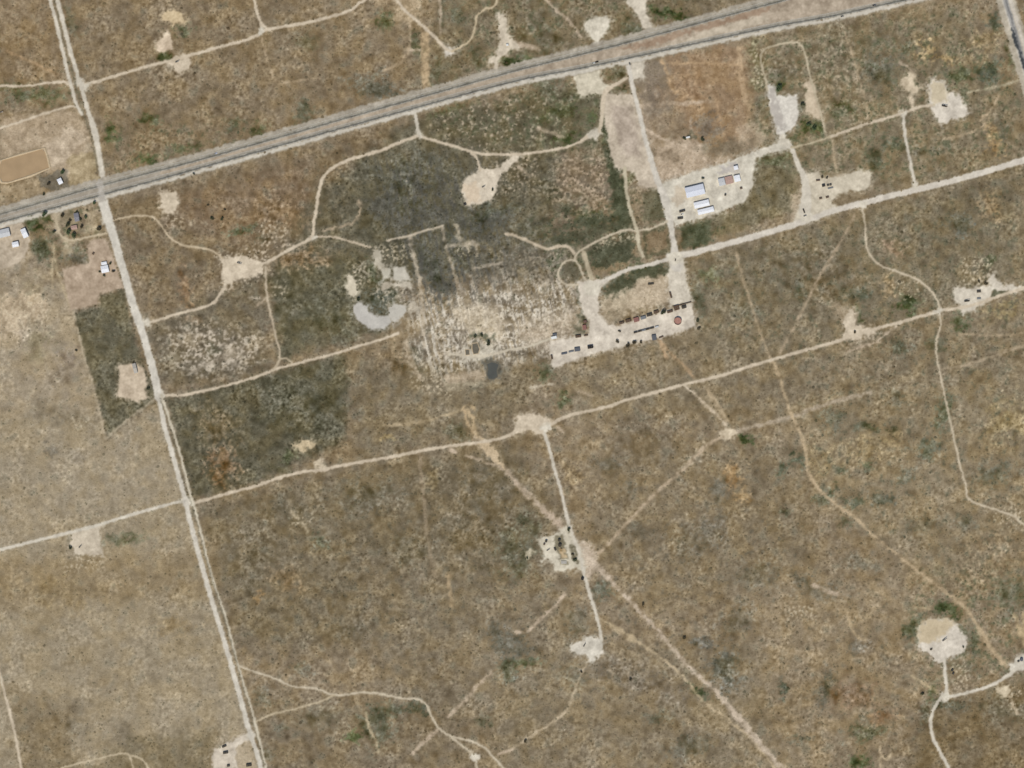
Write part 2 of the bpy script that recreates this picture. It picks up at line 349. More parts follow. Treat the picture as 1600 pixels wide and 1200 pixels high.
# patches: x, y, rx, ry, colour, strength
G1, G2, G3, DK, SL = (88,88,66), (74,80,56), (98,94,76), (100,93,77), (94,92,82)
for a in [
 (60,150,45,10,(98,96,72),.8),(15,136,25,5,G1,.5),(235,185,14,10,G1,.8),(172,205,8,16,G2,.85),(183,222,8,8,G2,.7),(228,250,16,7,G2,.8),(290,232,26,6,G2,.5),
 (365,195,12,10,G3,.7),(285,47,14,8,G1,.7),(258,88,14,6,G2,.7),(112,35,7,22,G3,.5),(600,32,14,10,G1,.75),(652,70,8,20,G1,.6),(590,137,38,14,(106,99,84),.8),
 (475,172,14,16,G3,.7),(403,202,14,8,G1,.7),(480,65,20,12,(108,102,82),.5),(680,115,12,18,G3,.6),(715,25,12,16,G3,.7),(792,95,14,7,G2,.85),(640,270,40,25,(100,96,84),.7),
 (700,172,28,6,G1,.6),(690,20,5,22,G3,.5),(745,90,10,18,G3,.6),
 (845,55,22,40,(116,104,82),.8),(850,130,25,16,G3,.7),(868,178,30,10,G1,.75),(880,216,20,7,G2,.85),(815,97,22,7,G2,.8),(1045,22,30,8,G2,.85),(985,45,16,10,G3,.8),(905,85,16,6,G3,.6),
 (962,111,13,11,(102,94,74),.95),(971,140,14,5,(96,90,70),.9),(928,182,6,9,G2,.8),(945,205,5,18,G2,.85),(985,275,10,9,(106,98,74),.9),(920,250,14,5,G3,.5),(955,262,6,14,G2,.8),(966,330,8,28,G2,.95),(972,290,6,14,G2,.7),
 (900,150,24,8,(112,104,80),.5),(860,300,14,20,DK,.6),
 (1085,145,20,30,(158,126,92),.5),(1030,150,14,20,(140,122,100),.6),(1020,240,9,10,(138,120,92),.8),(1048,245,16,10,(138,120,92),.8),(1105,200,16,18,(132,116,94),.8),(1110,190,3,4,(170,150,122),.8),(1140,235,40,12,(132,116,92),.7),(1060,200,14,14,(136,118,92),.6),
 (1180,85,10,30,(128,118,86),.7),(1185,130,8,14,(120,110,82),.7),(1192,165,8,14,(118,106,82),.7),
 (1218,120,22,12,(118,108,86),.7),(1225,100,20,20,(132,118,96),.6),(1216,137,9,6,G2,.9),(1253,163,6,10,G3,.8),(1268,198,16,12,G2,.9),(1236,216,16,5,G1,.7),(1210,248,24,8,G1,.6),
 (1360,70,20,16,(118,110,90),.5),(1380,112,28,20,(106,101,86),.7),(1415,80,8,9,(98,97,82),.7),(1545,110,20,14,(92,94,80),.8),(1500,120,18,12,G1,.8),(1554,38,9,14,(98,98,82),.8),(1580,85,8,20,G1,.6),(1400,226,22,9,(92,92,76),.85),(1365,252,12,16,G3,.8),(1320,170,16,14,G1,.75),
 (1566,207,12,15,(106,99,82),.7),(1467,238,7,7,DK,.8),(1440,235,30,7,(112,102,82),.5),(1450,80,12,14,(172,146,104),.8),(1478,92,13,6,(172,146,104),.8),(1540,70,20,16,(160,137,100),.7),(1546,212,9,20,(164,136,96),.7),(1562,228,9,10,(166,136,94),.7),(1300,80,30,40,(130,117,92),.5),
 (65,390,14,16,G3,.85),(52,348,13,10,G2,.8),(75,340,8,8,G2,.7),(55,462,18,24,(136,122,94),.6),(58,535,18,20,(138,124,94),.6),(50,470,14,11,(190,165,126),.9),(15,508,25,20,(188,168,142),.75),(62,492,7,12,(188,168,142),.75),(18,480,16,10,(182,162,134),.6),
 (107,560,14,20,(140,124,106),.75),(95,590,24,16,(148,131,108),.6),(70,640,30,14,(132,118,96),.5),(110,655,30,10,(134,120,98),.5),(90,700,26,8,(136,122,100),.5),(125,715,10,10,(132,118,98),.5),(80,705,8,10,(118,108,92),.6),
 (378,360,22,6,(90,92,74),.8),(410,372,12,5,G3,.6),(288,445,7,30,(152,120,86),.6),(300,500,12,8,(146,118,86),.4),(265,345,10,10,(150,128,102),.5),(110,395,20,12,(118,110,90),.7),(125,407,20,8,(112,104,88),.7),
 (300,530,34,16,(172,156,132),.7),(275,560,22,12,(150,138,116),.6),(360,555,30,14,(176,160,136),.7),(395,540,18,10,(172,156,132),.6),(330,575,25,10,(140,128,108),.6),(330,545,8,10,DK,.6),
 (430,328,38,22,(136,112,84),.7),(465,402,26,14,(142,118,88),.75),(500,405,18,10,(138,117,90),.6),(430,372,20,14,(150,134,110),.6),
 (680,425,11,42,SL,.9,-14),(662,400,6,34,SL,.7,-14),(712,395,9,32,(94,94,86),.8,-14),(700,440,7,28,SL,.6,-14),(640,320,34,34,(98,96,86),.6),(582,425,6,20,(84,86,70),.9,-14),(595,470,24,20,(92,92,84),.9),(630,460,12,14,(112,100,86),.7),
 (520,500,40,20,(100,96,80),.5),(450,470,24,30,(108,100,82),.5),(760,340,30,14,(92,93,82),.7),(790,330,24,8,SL,.6),(830,360,24,16,(104,98,84),.6),(780,380,20,14,(104,98,86),.6),(650,560,14,20,(106,100,82),.6),(612,565,30,20,(138,118,90),.6),(770,400,36,12,(112,104,88),.5),
 (925,342,34,14,G1,.8),(895,320,18,12,(104,98,80),.6),(1090,366,22,14,G2,.85),(1066,372,7,12,(118,102,82),.7),(1010,422,24,9,G2,.95),(955,398,22,14,(92,92,70),.9),(935,412,8,8,G3,.7),(972,450,20,16,(106,100,80),.9),(1110,432,16,12,(106,106,80),.7),(1027,374,19,13,(142,121,92),.9),(1030,330,17,14,(114,106,80),.9),
 (985,470,60,18,(168,152,126),.55),(900,420,10,12,(104,98,78),.7),(894,420,5,8,G1,.7),(905,460,6,18,(110,100,82),.8),(1168,482,15,12,(112,105,88),.6),(850,582,14,8,(92,96,74),.6),(1090,470,8,24,(112,106,86),.8),
 (1250,450,8,12,(95,95,80),.8),(1335,458,24,8,(92,95,80),.8),(1420,476,18,9,G2,.85),(1405,540,16,10,(96,95,80),.7),(1462,540,13,10,G3,.7),(1500,350,20,14,(102,99,87),.7),(1545,405,8,8,G1,.8),(1500,505,12,10,G1,.8),(1390,450,12,14,(162,137,100),.7),(1570,482,22,10,(154,134,94),.7),(1545,320,12,24,(160,134,98),.6),(1340,490,5,12,G1,.8),(1395,390,16,10,(148,122,98),.6),(1250,420,60,30,(122,110,90),.35),(1300,440,40,30,(128,112,90),.4),
 (345,725,20,24,(142,113,82),.7),(338,668,26,20,(126,108,82),.6),(318,636,14,10,(124,110,84),.6),(470,628,60,32,(98,92,78),.5),(575,775,42,18,(112,102,84),.6),(715,675,14,14,DK,.7),(605,685,10,5,(166,142,98),.7),(675,750,14,14,(150,131,96),.6),(452,712,9,9,G1,.7),(500,845,15,10,(96,95,80),.8),(440,735,20,6,(112,104,82),.5),(460,800,40,16,(118,106,86),.5),(760,760,40,40,(118,105,85),.5),(740,840,50,40,(122,107,84),.5),(640,860,30,20,(118,108,88),.4),(400,870,40,40,(120,107,86),.4),(450,905,20,14,(146,120,86),.5),(405,935,7,10,(158,126,84),.6),
 (880,627,11,10,(95,95,72),.8),(950,726,22,12,(116,106,88),.6),(900,745,18,12,(150,127,92),.6),(985,762,14,9,(112,104,88),.6),(1140,745,13,16,(162,132,94),.8),(1160,776,10,10,(162,134,96),.7),(1124,764,7,20,(108,100,85),.6),(1166,686,9,7,G2,.8),(1112,832,20,18,(116,106,90),.6),(812,858,28,42,(104,98,80),.75),(1020,690,60,30,(126,112,90),.4),(1075,850,24,18,(116,106,88),.5),(1000,830,20,10,(116,106,88),.4),
 (1403,622,10,14,(116,108,88),.7),(1475,642,11,28,(98,98,80),.8),(1450,700,18,14,(102,102,86),.8),(1395,672,7,6,G3,.8),(1355,668,18,7,(106,105,84),.7),(1300,655,14,16,(112,108,88),.7),(1243,718,12,9,(90,92,76),.9),(1222,733,8,8,(95,95,78),.85),(1312,737,9,8,(98,98,78),.8),(1355,727,6,10,(95,98,78),.8),(1298,767,9,8,(85,88,72),.9),(1283,781,14,7,G3,.8),(1333,785,12,9,(98,98,80),.8),(1378,780,14,9,(100,98,84),.75),(1320,815,12,8,G3,.6),(1225,800,8,8,G3,.6),(1415,745,14,10,(106,105,88),.6),(1555,740,24,16,(110,105,86),.7),(1505,818,14,8,(112,106,86),.6),(1440,820,24,12,(116,108,88),.5),
 (1360,696,42,14,(162,141,105),.7),(1290,722,18,20,(160,140,104),.6),(1575,660,30,32,(156,137,100),.6),(1560,872,46,30,(160,138,106),.7),(1350,880,24,8,(116,108,88),.5),
 (190,842,34,9,(106,102,78),.7),(85,925,60,18,(150,128,92),.5),(270,980,30,15,(148,126,92),.5),(120,1110,20,12,(130,114,90),.5),(120,1140,20,12,(122,110,90),.5),(190,1150,12,14,(128,114,92),.5),(160,1070,18,10,(136,118,92),.4),
 (612,1110,34,11,(104,100,82),.8),(585,1132,24,22,(106,102,84),.8),(555,1151,14,8,G2,.9),(652,1106,16,10,(98,95,80),.85),(775,985,15,14,(110,102,88),.8),(795,1045,15,18,(100,98,84),.8),(805,1010,26,12,(108,102,88),.7),(780,1008,8,14,(110,104,88),.6),(470,1045,14,8,(108,102,84),.6),(415,1180,12,10,(112,106,90),.6),(440,1140,10,7,(106,100,84),.6),(755,1125,10,8,G3,.6),(500,1120,30,14,(118,108,88),.5),(545,985,22,8,(118,106,88),.5),(410,1090,10,14,(106,100,84),.6),
 (945,922,16,14,(106,102,85),.8),(1136,1047,22,28,(106,101,88),.85),(1090,1080,18,7,(86,90,70),.9,40),(1150,970,30,18,(116,106,88),.6,-30),(818,1036,24,6,(96,97,78),.85),(1100,1004,16,7,(108,101,88),.8),(990,1060,70,18,(124,110,92),.5),(1026,1120,16,8,(110,104,86),.7),(1075,1165,30,14,(112,106,90),.6),(900,1060,16,16,(110,104,86),.5),(900,970,14,22,(116,108,90),.6),(1180,900,30,20,(116,107,88),.5),
 (1480,952,20,12,G2,.9),(1430,980,14,22,(96,96,75),.85),(1525,1005,8,16,(99,98,78),.85),(1580,930,26,22,(112,106,84),.8),(1500,1010,30,30,(112,106,86),.5),(1355,1140,26,16,(98,97,78),.7),(1345,1190,18,10,G2,.85),(1224,1080,8,12,(86,86,72),.9),(1292,1078,9,24,(100,95,80),.75),(1330,1085,30,22,(132,106,80),.7),(1375,1120,20,10,(152,118,84),.6),(1342,1010,14,9,(112,102,86),.7),(1480,1100,30,7,(98,93,79),.85),(1445,1115,8,14,(112,104,84),.7),(1455,1080,8,14,G1,.8),(1250,1155,14,7,(104,98,80),.7),(1280,925,30,12,(116,108,90),.5),(1250,905,20,8,(112,105,88),.5),(1570,1110,30,16,(118,108,86),.5),
]:
    x, y, rx, ry, c, al = a[:6]
    L = (c[0] + c[1]) / 2
    patch(x, y, rx * 1.05, ry * 1.05, c, min(.97, al * 1.2), a[6] if len(a) > 6 else random.uniform(-20, 20), 0.7, veg=0.8 if L < 102 else 0.0)

# natural mottling of soil and growth on top of the zones
ra = rough_amp[..., None]
g_ = cov.mean(-1, keepdims=True)
cov = (g_ + (cov - g_) * 0.97) * np.array((0.965, 0.972, 0.96), np.float32)
g_ = cov.mean(-1)
cov[..., 2] -= np.clip(112 - g_, 0, 40) * 0.26
cov[..., 1] += np.clip(112 - g_, 0, 40) * 0.02
busy = np.clip(1.0 + 0.45 * n70 + 0.25 * n32, 0.45, 1.9)        # speckle comes and goes
ridge = np.exp(-(band(11, 41) / 0.4) ** 2) - 0.35           # sinuous pale gaps between clumps
lum = n160 * 2.2 + n70 * 3.2 + n32 * 5.2 + n16 * 6.4 + (n9 * 6.0 + n5 * 4.6 + n3 * 3.0 + ridge * 6.0) * busy
cov += (lum[..., None] * ra) * np.array([1.0, 0.97, 0.9], np.float32)
hue = (h60 * 1.3 + h28 * 1.0 + h12 * 0.4)
cov += (np.clip(hue, -2.0, 2.6) * 0.95)[..., None] * ra * np.array([1.1, 0.25, -1.3], np.float32)
# dark clumps standing close together
cl = np.clip((n32 * 0.6 + h28 * -0.5 + n16 * 0.5) - 1.05, 0, 1.2) * ra[..., 0]
cov += (np.array((96, 92, 74), np.float32) - cov) * (cl * 0.35)[..., None]
dens += cl * 0.8

def growth(pts, field, thr, color, alpha, soft=40, veg=.7):
    xs = [p[0] for p in pts]; ys = [p[1] for p in pts]
    s = win(min(xs), min(ys), max(xs), max(ys), soft)
    m = np.clip(0.5 - poly_sdf(pts, xx[s], yy[s]) / soft, 0, 1) * np.clip((field[s] - thr) * 1.1, 0, 1) * alpha
    put(s, m, color, 5, 0); dens[s] += m * veg
f1 = band(14, 51) * .6 + band(6, 52) * .5 + n32 * .35
f2 = band(20, 53) * .6 + band(7, 54) * .5
GRN = (86, 90, 64)
growth([(1180,60),(1500,5),(1600,140),(1600,250),(1430,285),(1270,300),(1180,220)], f1, .35, GRN, .6)
growth([(650,180),(950,110),(950,235),(720,225)], f1, .3, GRN, .65)
growth([(720,-40),(1150,-40),(1000,45),(700,130)], f1, .4, GRN, .55)
growth([(1080,410),(1600,270),(1600,560),(1250,560),(1100,520)], f2, .55, (92,93,72), .55)
growth([(1250,560),(1600,560),(1600,900),(1460,900),(1250,760)], f2, .7, (92,93,74), .55)
growth([(1420,900),(1620,880),(1620,1060),(1440,1060)], f1, .3, GRN, .6)
growth([(820,340),(1000,300),(1010,440),(860,440)], f1, .2, (80,84,60), .7, 20)
growth([(160,200),(400,180),(420,220),(180,285)], f1, .6, GRN, .6, 24)
growth([(40,330),(160,320),(150,400),(60,420)], f1, .3, GRN, .6, 14)
growth([(500,240),(860,240),(860,420),(520,480)], f2, .5, (86,84,70), .5)
growth([(800,900),(1200,700),(1250,900),(900,1150),(780,1100)], f2, .85, (100,95,80), .5)
growth([(400,760),(800,700),(850,1000),(420,1000)], f2, .8, (98,93,76), .5)
growth([(1480,960),(1200,860),(1200,1200),(1450,1200)], f2, .95, (98,94,76), .5)
# the raked block east of the ponds: pale dust and dark growth in lines
def streaks(pts, field, thr, gain, color, alpha, soft=25):
    xs = [p[0] for p in pts]; ys = [p[1] for p in pts]
    s = win(min(xs), min(ys), max(xs), max(ys), soft)
    m = np.clip(0.5 - poly_sdf(pts, xx[s], yy[s]) / soft, 0, 1)
    m = m * np.clip((field[s] - thr) * gain, 0, 1) * alpha
    put(s, m, color, 4, 0.6)
PALE = (214, 203, 182)
streaks([(655,470),(760,440),(900,430),(912,500),(870,545),(700,590),(648,560),(642,500)], stN * 0.8 + stV * .6 + n5 * 0.3 + n16 * 0.35, 0.0, 1.5, PALE, 0.95, 36)
streaks([(740,385),(900,380),(900,450),(740,450)], stN * 0.8 + n5 * 0.5 + n9 * 0.4, 0.7, 1.0, (178,162,138), 0.6, 24)
streaks([(700,490),(880,470),(900,540),(800,555),(690,555)], stE * 0.5 + n5 * 0.55 + n16 * 0.3, 0.15, 1.7, PALE, 0.95, 36)
streaks([(670,460),(900,430),(900,560),(690,580)], stV * 0.7 + stN * .4 + n9 * 0.4, 0.5, 1.6, (104,94,78), 0.9, 40)
streaks([(600,240),(780,230),(800,420),(640,440),(590,360)], stN * 0.6 + n5 * 0.5, 0.9, 1.0, (160,146,122), 0.55, 60)
streaks([(870,240),(945,230),(985,340),(900,370),(855,330)], stE * 0.4 + n5 * 0.4 + n9 * .5, 0.05, 1.0, (184,163,136), 0.75, 22)
streaks([(262,522),(330,505),(405,525),(405,560),(330,590),(275,575)], n16 * .5 + n9 * 0.5 + n5 * 0.4, 0.15, 1.1, (196,182,160), 0.8, 30)
streaks([(670,185),(800,150),(870,150),(900,215),(760,240),(690,215)], n16 * .4 + n9 * 0.5 + n5 * 0.5, 0.8, 1.2, (184,166,140), 0.6, 20)
streaks([(770,240),(840,240),(850,300),(780,310)], n9 * 0.5 + n5 * 0.6, 0.5, 1.2, (186,168,142), 0.7, 16)
streaks([(335,395),(420,380),(425,430),(350,460)], n9 * 0.5 + n5 * 0.6, 0.3, 1.2, (198,182,156), 0.7, 14)
streaks([(400,340),(450,350),(445,400),(405,395)], n9 * 0.6 + n5 * 0.6, 0.5, 1.3, (196,178,150), 0.8, 14)
streaks([(1190,80),(1270,80),(1290,200),(1380,190),(1330,60)], n9 * 0.5 + n5 * 0.5 + n16 * 0.4, 0.4, 1.0, (180,162,134), 0.6, 25)
streaks([(1330,500),(1370,500),(1380,545),(1310,540)], n5 * 0.6 + n9 * 0.6, 0.3, 1.0, (190,172,146), 0.6, 14)
# hedge of dark growth west of the equipment yard, and the overgrown plots below it
for a in [(946,200,5,22,-8),(952,240,5,22,-10),(962,280,6,26,-10),(967,325,9,34,-8),(975,362,12,12,0),(935,345,34,9,-8),(900,352,22,8,-10),(880,372,16,8,0),(945,398,26,12,-10),(975,392,12,10,0),(895,420,9,10,0),(1013,420,26,8,-12),(985,436,18,9,-20),(965,452,20,14,-15),(1030,320,12,18,0),(885,330,10,8,0),(1092,366,22,12,-15),(910,372,14,5,-15),(905,455,4,24,-6),(912,497,7,12,-30),(902,515,8,10,0)]:
    patch(a[0], a[1], a[2], a[3], (72,74,54), .82, a[4], .8, veg=.8)
road([(968,180),(976,230),(980,262)], 3, (74,76,54), alpha=.7, fringe=0, bare=0)
for P_, c_, al_ in [([(944,170),(953,168),(966,250),(986,330),(992,352),(968,362),(957,310),(947,240)], (74,76,54), .85),([(926,383),(985,369),(992,404),(932,420)], (80,80,60), .85),([(1002,300),(1034,290),(1045,335),(1008,352)], (106,100,76), .8),([(1003,362),(1046,351),(1050,395),(1007,403)], (92,88,64), .8),([(1009,367),(1042,357),(1046,388),(1012,396)], (138,118,90), .9),
                    ([(858,372),(965,344),(970,357),(862,389)], (80,80,60), .7),([(948,452),(1000,425),(1047,411),(1046,429),(1002,437),(985,450),(975,470),(944,482)], (84,84,62), .85),([(878,412),(895,408),(906,420),(906,438),(880,436)], (104,96,76), .8),([(1062,358),(1072,348),(1110,345),(1112,378),(1068,390)], (84,86,62), .7)]:
    area(P_, c_, alpha=al_, soft=4, warp=1.6, tex=9, fringe=0, bare=0)
area([(38,458),(58,452),(70,470),(66,500),(45,495),(20,520),(0,515),(0,470)], (188,168,138), alpha=.7, soft=10, warp=3, tex=12, fringe=8)
# old plot lines in the raked block
for P_ in [[(662,560),(730,548),(800,530),(870,512)],[(700,430),(715,480),(725,540)],[(760,420),(772,470),(782,530)],[(800,410),(812,470),(822,535)],[(840,400),(856,470),(866,520)],[(880,400),(893,450),(904,490)],[(680,500),(760,482),(850,462),(905,450)],[(690,530),(780,508),(880,486)]]:
    road(P_, 1.6, (122,108,90), alpha=.55, soft=2.2, warp=1.0, fringe=0, bare=0, patchy=.6)
for P_ in [[(668,450),(690,520),(700,590)],[(735,430),(752,490),(764,540)],[(785,420),(800,480),(806,530)],[(700,474),(790,456),(890,436)]]:
    road(P_, 2.6, (206,192,168), alpha=.7, soft=2.4, warp=1.0, fringe=2, patchy=.7)
area([(705,478),(735,470),(775,478),(792,500),(788,530),(760,535),(735,520),(712,505)], (204,188,160), alpha=.65, soft=14, tex=14, fringe=0, bare=.8)
area([(800,505),(860,485),(895,478),(900,505),(850,530),(810,535)], (198,182,156), alpha=.5, soft=14, tex=14, fringe=0, bare=.7)
for P_, th in [([(1225,948),(1270,945),(1272,968),(1228,972)],.3),([(1485,1030),(1512,1030),(1518,1075),(1490,1080)],.3),([(735,500),(775,500),(775,556),(720,560)],.2),([(425,440),(448,440),(448,466),(425,466)],.5),([(545,410),(578,410),(580,440),(552,455)],.3),([(1500,400),(1555,400),(1555,446),(1500,448)],.3),([(450,795),(490,800),(485,825),(455,825)],.6),([(98,864),(165,862),(160,890),(100,892)],.4),([(1172,75),(1195,75),(1198,135),(1178,140)],.3),([(680,575),(720,575),(710,625),(640,600),(650,550)],.5),([(575,385),(635,380),(640,410),(590,410)],.1),([(580,450),(640,440),(645,470),(600,480)],.8),([(1560,1075),(1600,1075),(1600,1110),(1570,1110)],.6),([(700,380),(745,375),(745,405),(700,410)],.4),([(240,320),(260,320),(290,345),(320,350),(260,350)],.5),([(60,460),(80,500),(20,520),(0,480)],.2),([(1385,435),(1440,430),(1450,470),(1410,470)],.7),([(940,370),(1000,350),(1000,372),(930,390)],.1),([(1540,800),(1600,790),(1600,830),(1560,820)],.6)]:
    streaks(P_, n5 * 0.75 + n9 * 0.5, th, 1.1, (198,182,152), 0.8, 12)
streaks([(660,180),(800,150),(830,210),(760,240),(690,215)], n5 * 0.6 + n9 * 0.6, 0.9, 1.2, (184,164,140), 0.6, 20)

for a in [(660,418,3.5,46,-12),(675,425,5,48,-12),(690,420,4,46,-12),(711,395,5,36,-12),(704,440,3,30,-12),(726,388,3,24,-12),(640,385,5,30,-12),(648,420,3,26,-12),(740,385,3,20,-12),(660,340,12,18,-12),(690,335,10,18,-12),(720,345,8,16,-12),(620,350,14,16,0),(600,320,18,20,0),(655,290,10,24,-12),(690,290,8,24,-12),(730,300,8,24,-12),(645,345,14,14,0),(770,345,34,9,-10),(760,372,22,7,0)]:
    patch(a[0], a[1], a[2], a[3], (90,87,76), .7, a[4] if a[4] else 0, .6)
streaks([(580,250),(760,240),(800,400),(760,460),(660,480),(620,400)], stN * 0.6 + stV * .7 + n9 * .3, 0.3, 1.2, (84,82,74), 0.7, 40)
streaks([(740,330),(870,330),(890,440),(750,450)], stE * 0.5 + stN * .5 + n9 * .3, 0.5, 1.0, (92,89,78), 0.55, 30)
# ------------------------------------------------------------------ faint wheel tracks and wear: bare soil only, no made surface
TAN, PINK = (180,158,126), (188,168,142)
for pts, w, c, al in [
 ([(665,48),(664,90),(666,136)],9,(180,155,118),.6),([(687,-5),(688,54)],2.2,PINK,.6),([(640,30),(641,60),(636,84),(622,100),(600,110)],3,TAN,.45),([(642,78),(656,78)],2.5,PINK,.7),
 ([(409,60),(418,95),(431,128)],1.8,TAN,.35),([(435,130),(500,122)],2,TAN,.4),([(10,80),(60,102),(90,118)],3,(172,142,104),.4),
 ([(850,-5),(872,18),(896,40),(908,58)],3,PINK,.6),([(800,66),(840,76)],6,PINK,.5),([(882,215),(840,200)],4,PINK,.4),
 ([(1034,95),(1042,115),(1052,144),(1060,142)],2.6,(186,156,118),.75),([(1013,128),(1008,142)],2,PINK,.6),([(1016,130),(1025,144),(1032,166)],2.4,PINK,.6),([(1035,98),(1100,99),(1160,102)],2,(186,156,118),.5),([(1155,75),(1160,130),(1170,180)],6,(176,150,116),.45),([(1120,155),(1125,190),(1135,220)],2,(180,150,114),.4),([(1010,202),(1030,215),(1050,224)],3,PINK,.8),([(1080,185),(1080,205),(1090,225),(1100,250)],2.6,PINK,.7),([(1000,165),(1050,160),(1060,163),(1110,158)],4,PINK,.5),
 ([(1320,50),(1335,95),(1350,150),(1356,185)],2.2,TAN,.4),([(1477,217),(1520,206),(1545,190)],2.2,TAN,.5),([(1512,145),(1562,135),(1590,126)],2.2,(178,166,136),.7),([(1562,145),(1550,170),(1532,187)],2.4,TAN,.6),([(1422,130),(1424,150),(1426,172)],4,(194,176,148),.75),([(1405,96),(1425,110),(1426,125)],2.4,PINK,.55),([(1300,220),(1304,250),(1308,275)],2.4,TAN,.4),
 ([(1335,337),(1320,367),(1300,400),(1282,430),(1262,468),(1250,492),(1225,540),(1215,560)],3.0,(166,146,118),.55),([(1150,395),(1162,440),(1180,495),(1197,545),(1207,565)],2.6,TAN,.4),([(1030,530),(1050,555),(1070,572),(1085,590)],3,(172,142,106),.45),([(1030,532),(1042,560)],4,(172,142,106),.4),
 ([(1472,577),(1512,569),(1550,557),(1600,540),(1660,520)],3,(166,148,120),.55),([(1500,522),(1560,524),(1600,520)],2.5,TAN,.35),([(1400,510),(1386,520),(1372,531)],2.4,(190,172,146),.8),([(1320,550),(1370,535)],2.5,PINK,.5),
 ([(1105,608),(1120,632),(1135,655)],5,(170,150,118),.6),([(1082,612),(1100,630),(1120,648),(1134,664)],3,(190,172,144),.8),
 ([(1130,682),(1105,695),(1085,715),(1060,740),(1030,765),(1000,795),(975,822),(950,850),(935,865)],3.6,(174,154,126),.7),([(1150,675),(1175,667),(1200,661),(1235,651),(1275,637),(1312,625),(1360,613)],4.5,(166,150,126),.65),
 ([(1207,565),(1215,582),(1221,600),(1227,620),(1237,650),(1250,677),(1259,707),(1264,740),(1285,770),(1312,792),(1340,812),(1362,835),(1387,855),(1425,885),(1450,905),(1480,927),(1505,947),(1527,977),(1547,1010),(1570,1040)],3.4,(178,156,122),.7),
 ([(1527,980),(1547,1010),(1567,1035)],6,(178,156,122),.5),
 ([(936,965),(955,977),(980,990),(1000,1005),(1025,1022),(1050,1042),(1072,1062),(1087,1082),(1112,1107),(1137,1122),(1150,1135),(1170,1150),(1200,1187),(1220,1215)],2.4,(184,164,130),.7),([(955,977),(990,1000)],7,(176,156,122),.5),
 ([(920,1032),(910,1050),(900,1072),(892,1097),(880,1115),(862,1130),(837,1145),(820,1157),(795,1174)],2.6,(182,164,134),.7),([(882,927),(867,947),(850,962),(825,985),(806,988)],3.6,PINK,.55),
 ([(767,1050),(745,1072),(725,1097),(700,1120)],3.4,PINK,.5),([(682,1140),(665,1157),(645,1177)],4,PINK,.65),([(572,1115),(578,1140),(587,1157),(591,1177)],3,(184,166,132),.6),([(780,1178),(800,1172)],2.6,PINK,.7),
 ([(1322,950),(1332,985),(1350,1002)],3,(178,156,120),.5),([(1425,1055),(1465,1082)],3.4,(180,160,124),.55),([(1270,915),(1310,930)],5,PINK,.4),([(1375,1165),(1376,1196)],2.4,(190,170,136),.7),([(1378,1182),(1386,1186),(1392,1178)],2.4,(190,170,136),.6),([(1578,1090),(1590,1115)],3,(196,178,148),.7),([(1430,948),(1452,953)],2.2,(182,162,126),.6),
 ([(1415,965),(1432,960)],2,TAN,.4),([(1585,960),(1598,1000)],4,(176,154,116),.5),([(1600,960),(1600,1010)],4,(176,154,116),.5),
 ([(114,486),(135,570),(150,620),(164,684)],2.4,(178,162,134),.75),([(165,685),(200,655),(240,625)],2.6,(170,156,130),.7),([(84,385),(86,410),(95,440),(110,480)],2.6,(178,160,126),.6),([(81,405),(82,450)],2.2,(178,160,126),.5),([(75,230),(110,240),(105,265)],10,(192,172,144),.5),
 ([(730,640),(738,655),(744,682)],4,(184,160,122),.8),([(740,638),(724,640),(700,648),(650,660),(600,665)],3,(172,152,118),.45),([(722,640),(726,634),(736,634),(742,640)],2,(190,164,124),.8),([(726,642),(730,660),(738,675)],3,(184,158,120),.7),
 ([(727,712),(748,718),(785,732)],2.2,(184,164,138),.7),([(790,732),(800,747),(825,777),(850,797),(875,822),(890,836)],4,(178,158,132),.6),([(703,702),(711,706)],4,PINK,.6),
 ([(800,240),(812,262),(826,275)],4,PINK,.35),([(640,372),(646,400),(655,440),(660,480),(662,540)],4,(178,163,138),.65),([(690,354),(700,395),(715,440),(725,460)],3,(168,154,132),.5),([(634,535),(640,560),(655,590)],5,(186,168,140),.5),
 ([(740,420),(785,410)],2.4,(164,150,128),.5),([(505,360),(540,352),(556,345),(563,325),(560,314),(566,320)],2.4,(170,150,122),.6),([(700,385),(740,380),(746,395)],5,(180,165,140),.4),([(712,352),(718,372),(730,385)],5,(182,168,142),.5),
 ([(420,462),(400,480)],2,PINK,.35),([(390,465),(404,466)],2,(192,178,154),.7),([(428,448),(440,448)],2,(190,176,150),.6),([(300,580),(345,560),(380,540)],4,(172,158,136),.4),
 ([(455,800),(470,815),(480,830)],4,(176,160,130),.5),([(655,700),(660,760),(668,840),(680,900)],4,(150,132,106),.35),([(700,900),(706,945)],5,(172,148,112),.4),([(478,840),(520,834)],3,(150,140,116),.3),
 ([(830,605),(862,600)],3,(186,172,146),.7),([(905,612),(925,618)],3,PINK,.4),([(872,668),(880,676)],2,PINK,.6),
]:
    road(pts, w * 1.35, [v + 7 for v in c], alpha=min(1, al + .3), soft=2.6, warp=0.5, tex=5, fringe=4, patchy=0.3, bare=2.0)
for pts, w in [([(1360,1015),(1390,1034),(1415,1050)],2.4),([(1355,1070),(1370,1120)],4),([(1350,1002),(1290,1003),(1265,1010)],1.8),([(1280,1166),(1320,1152),(1345,1142)],2),([(1330,910),(1370,905)],2)]:
    road(pts, w, (112,98,78), alpha=.6, soft=2.4, warp=.8, fringe=0, bare=0)
# ------------------------------------------------------------------ made surfaces: pads, yards, ponds, roads (each one a sheet of its own)
def q(ox, oy, k, pts): return [(ox + a / k, oy + b / k) for a, b in pts]
C1, C2, C3 = (204,194,174), (200,184,158), (206,196,178)

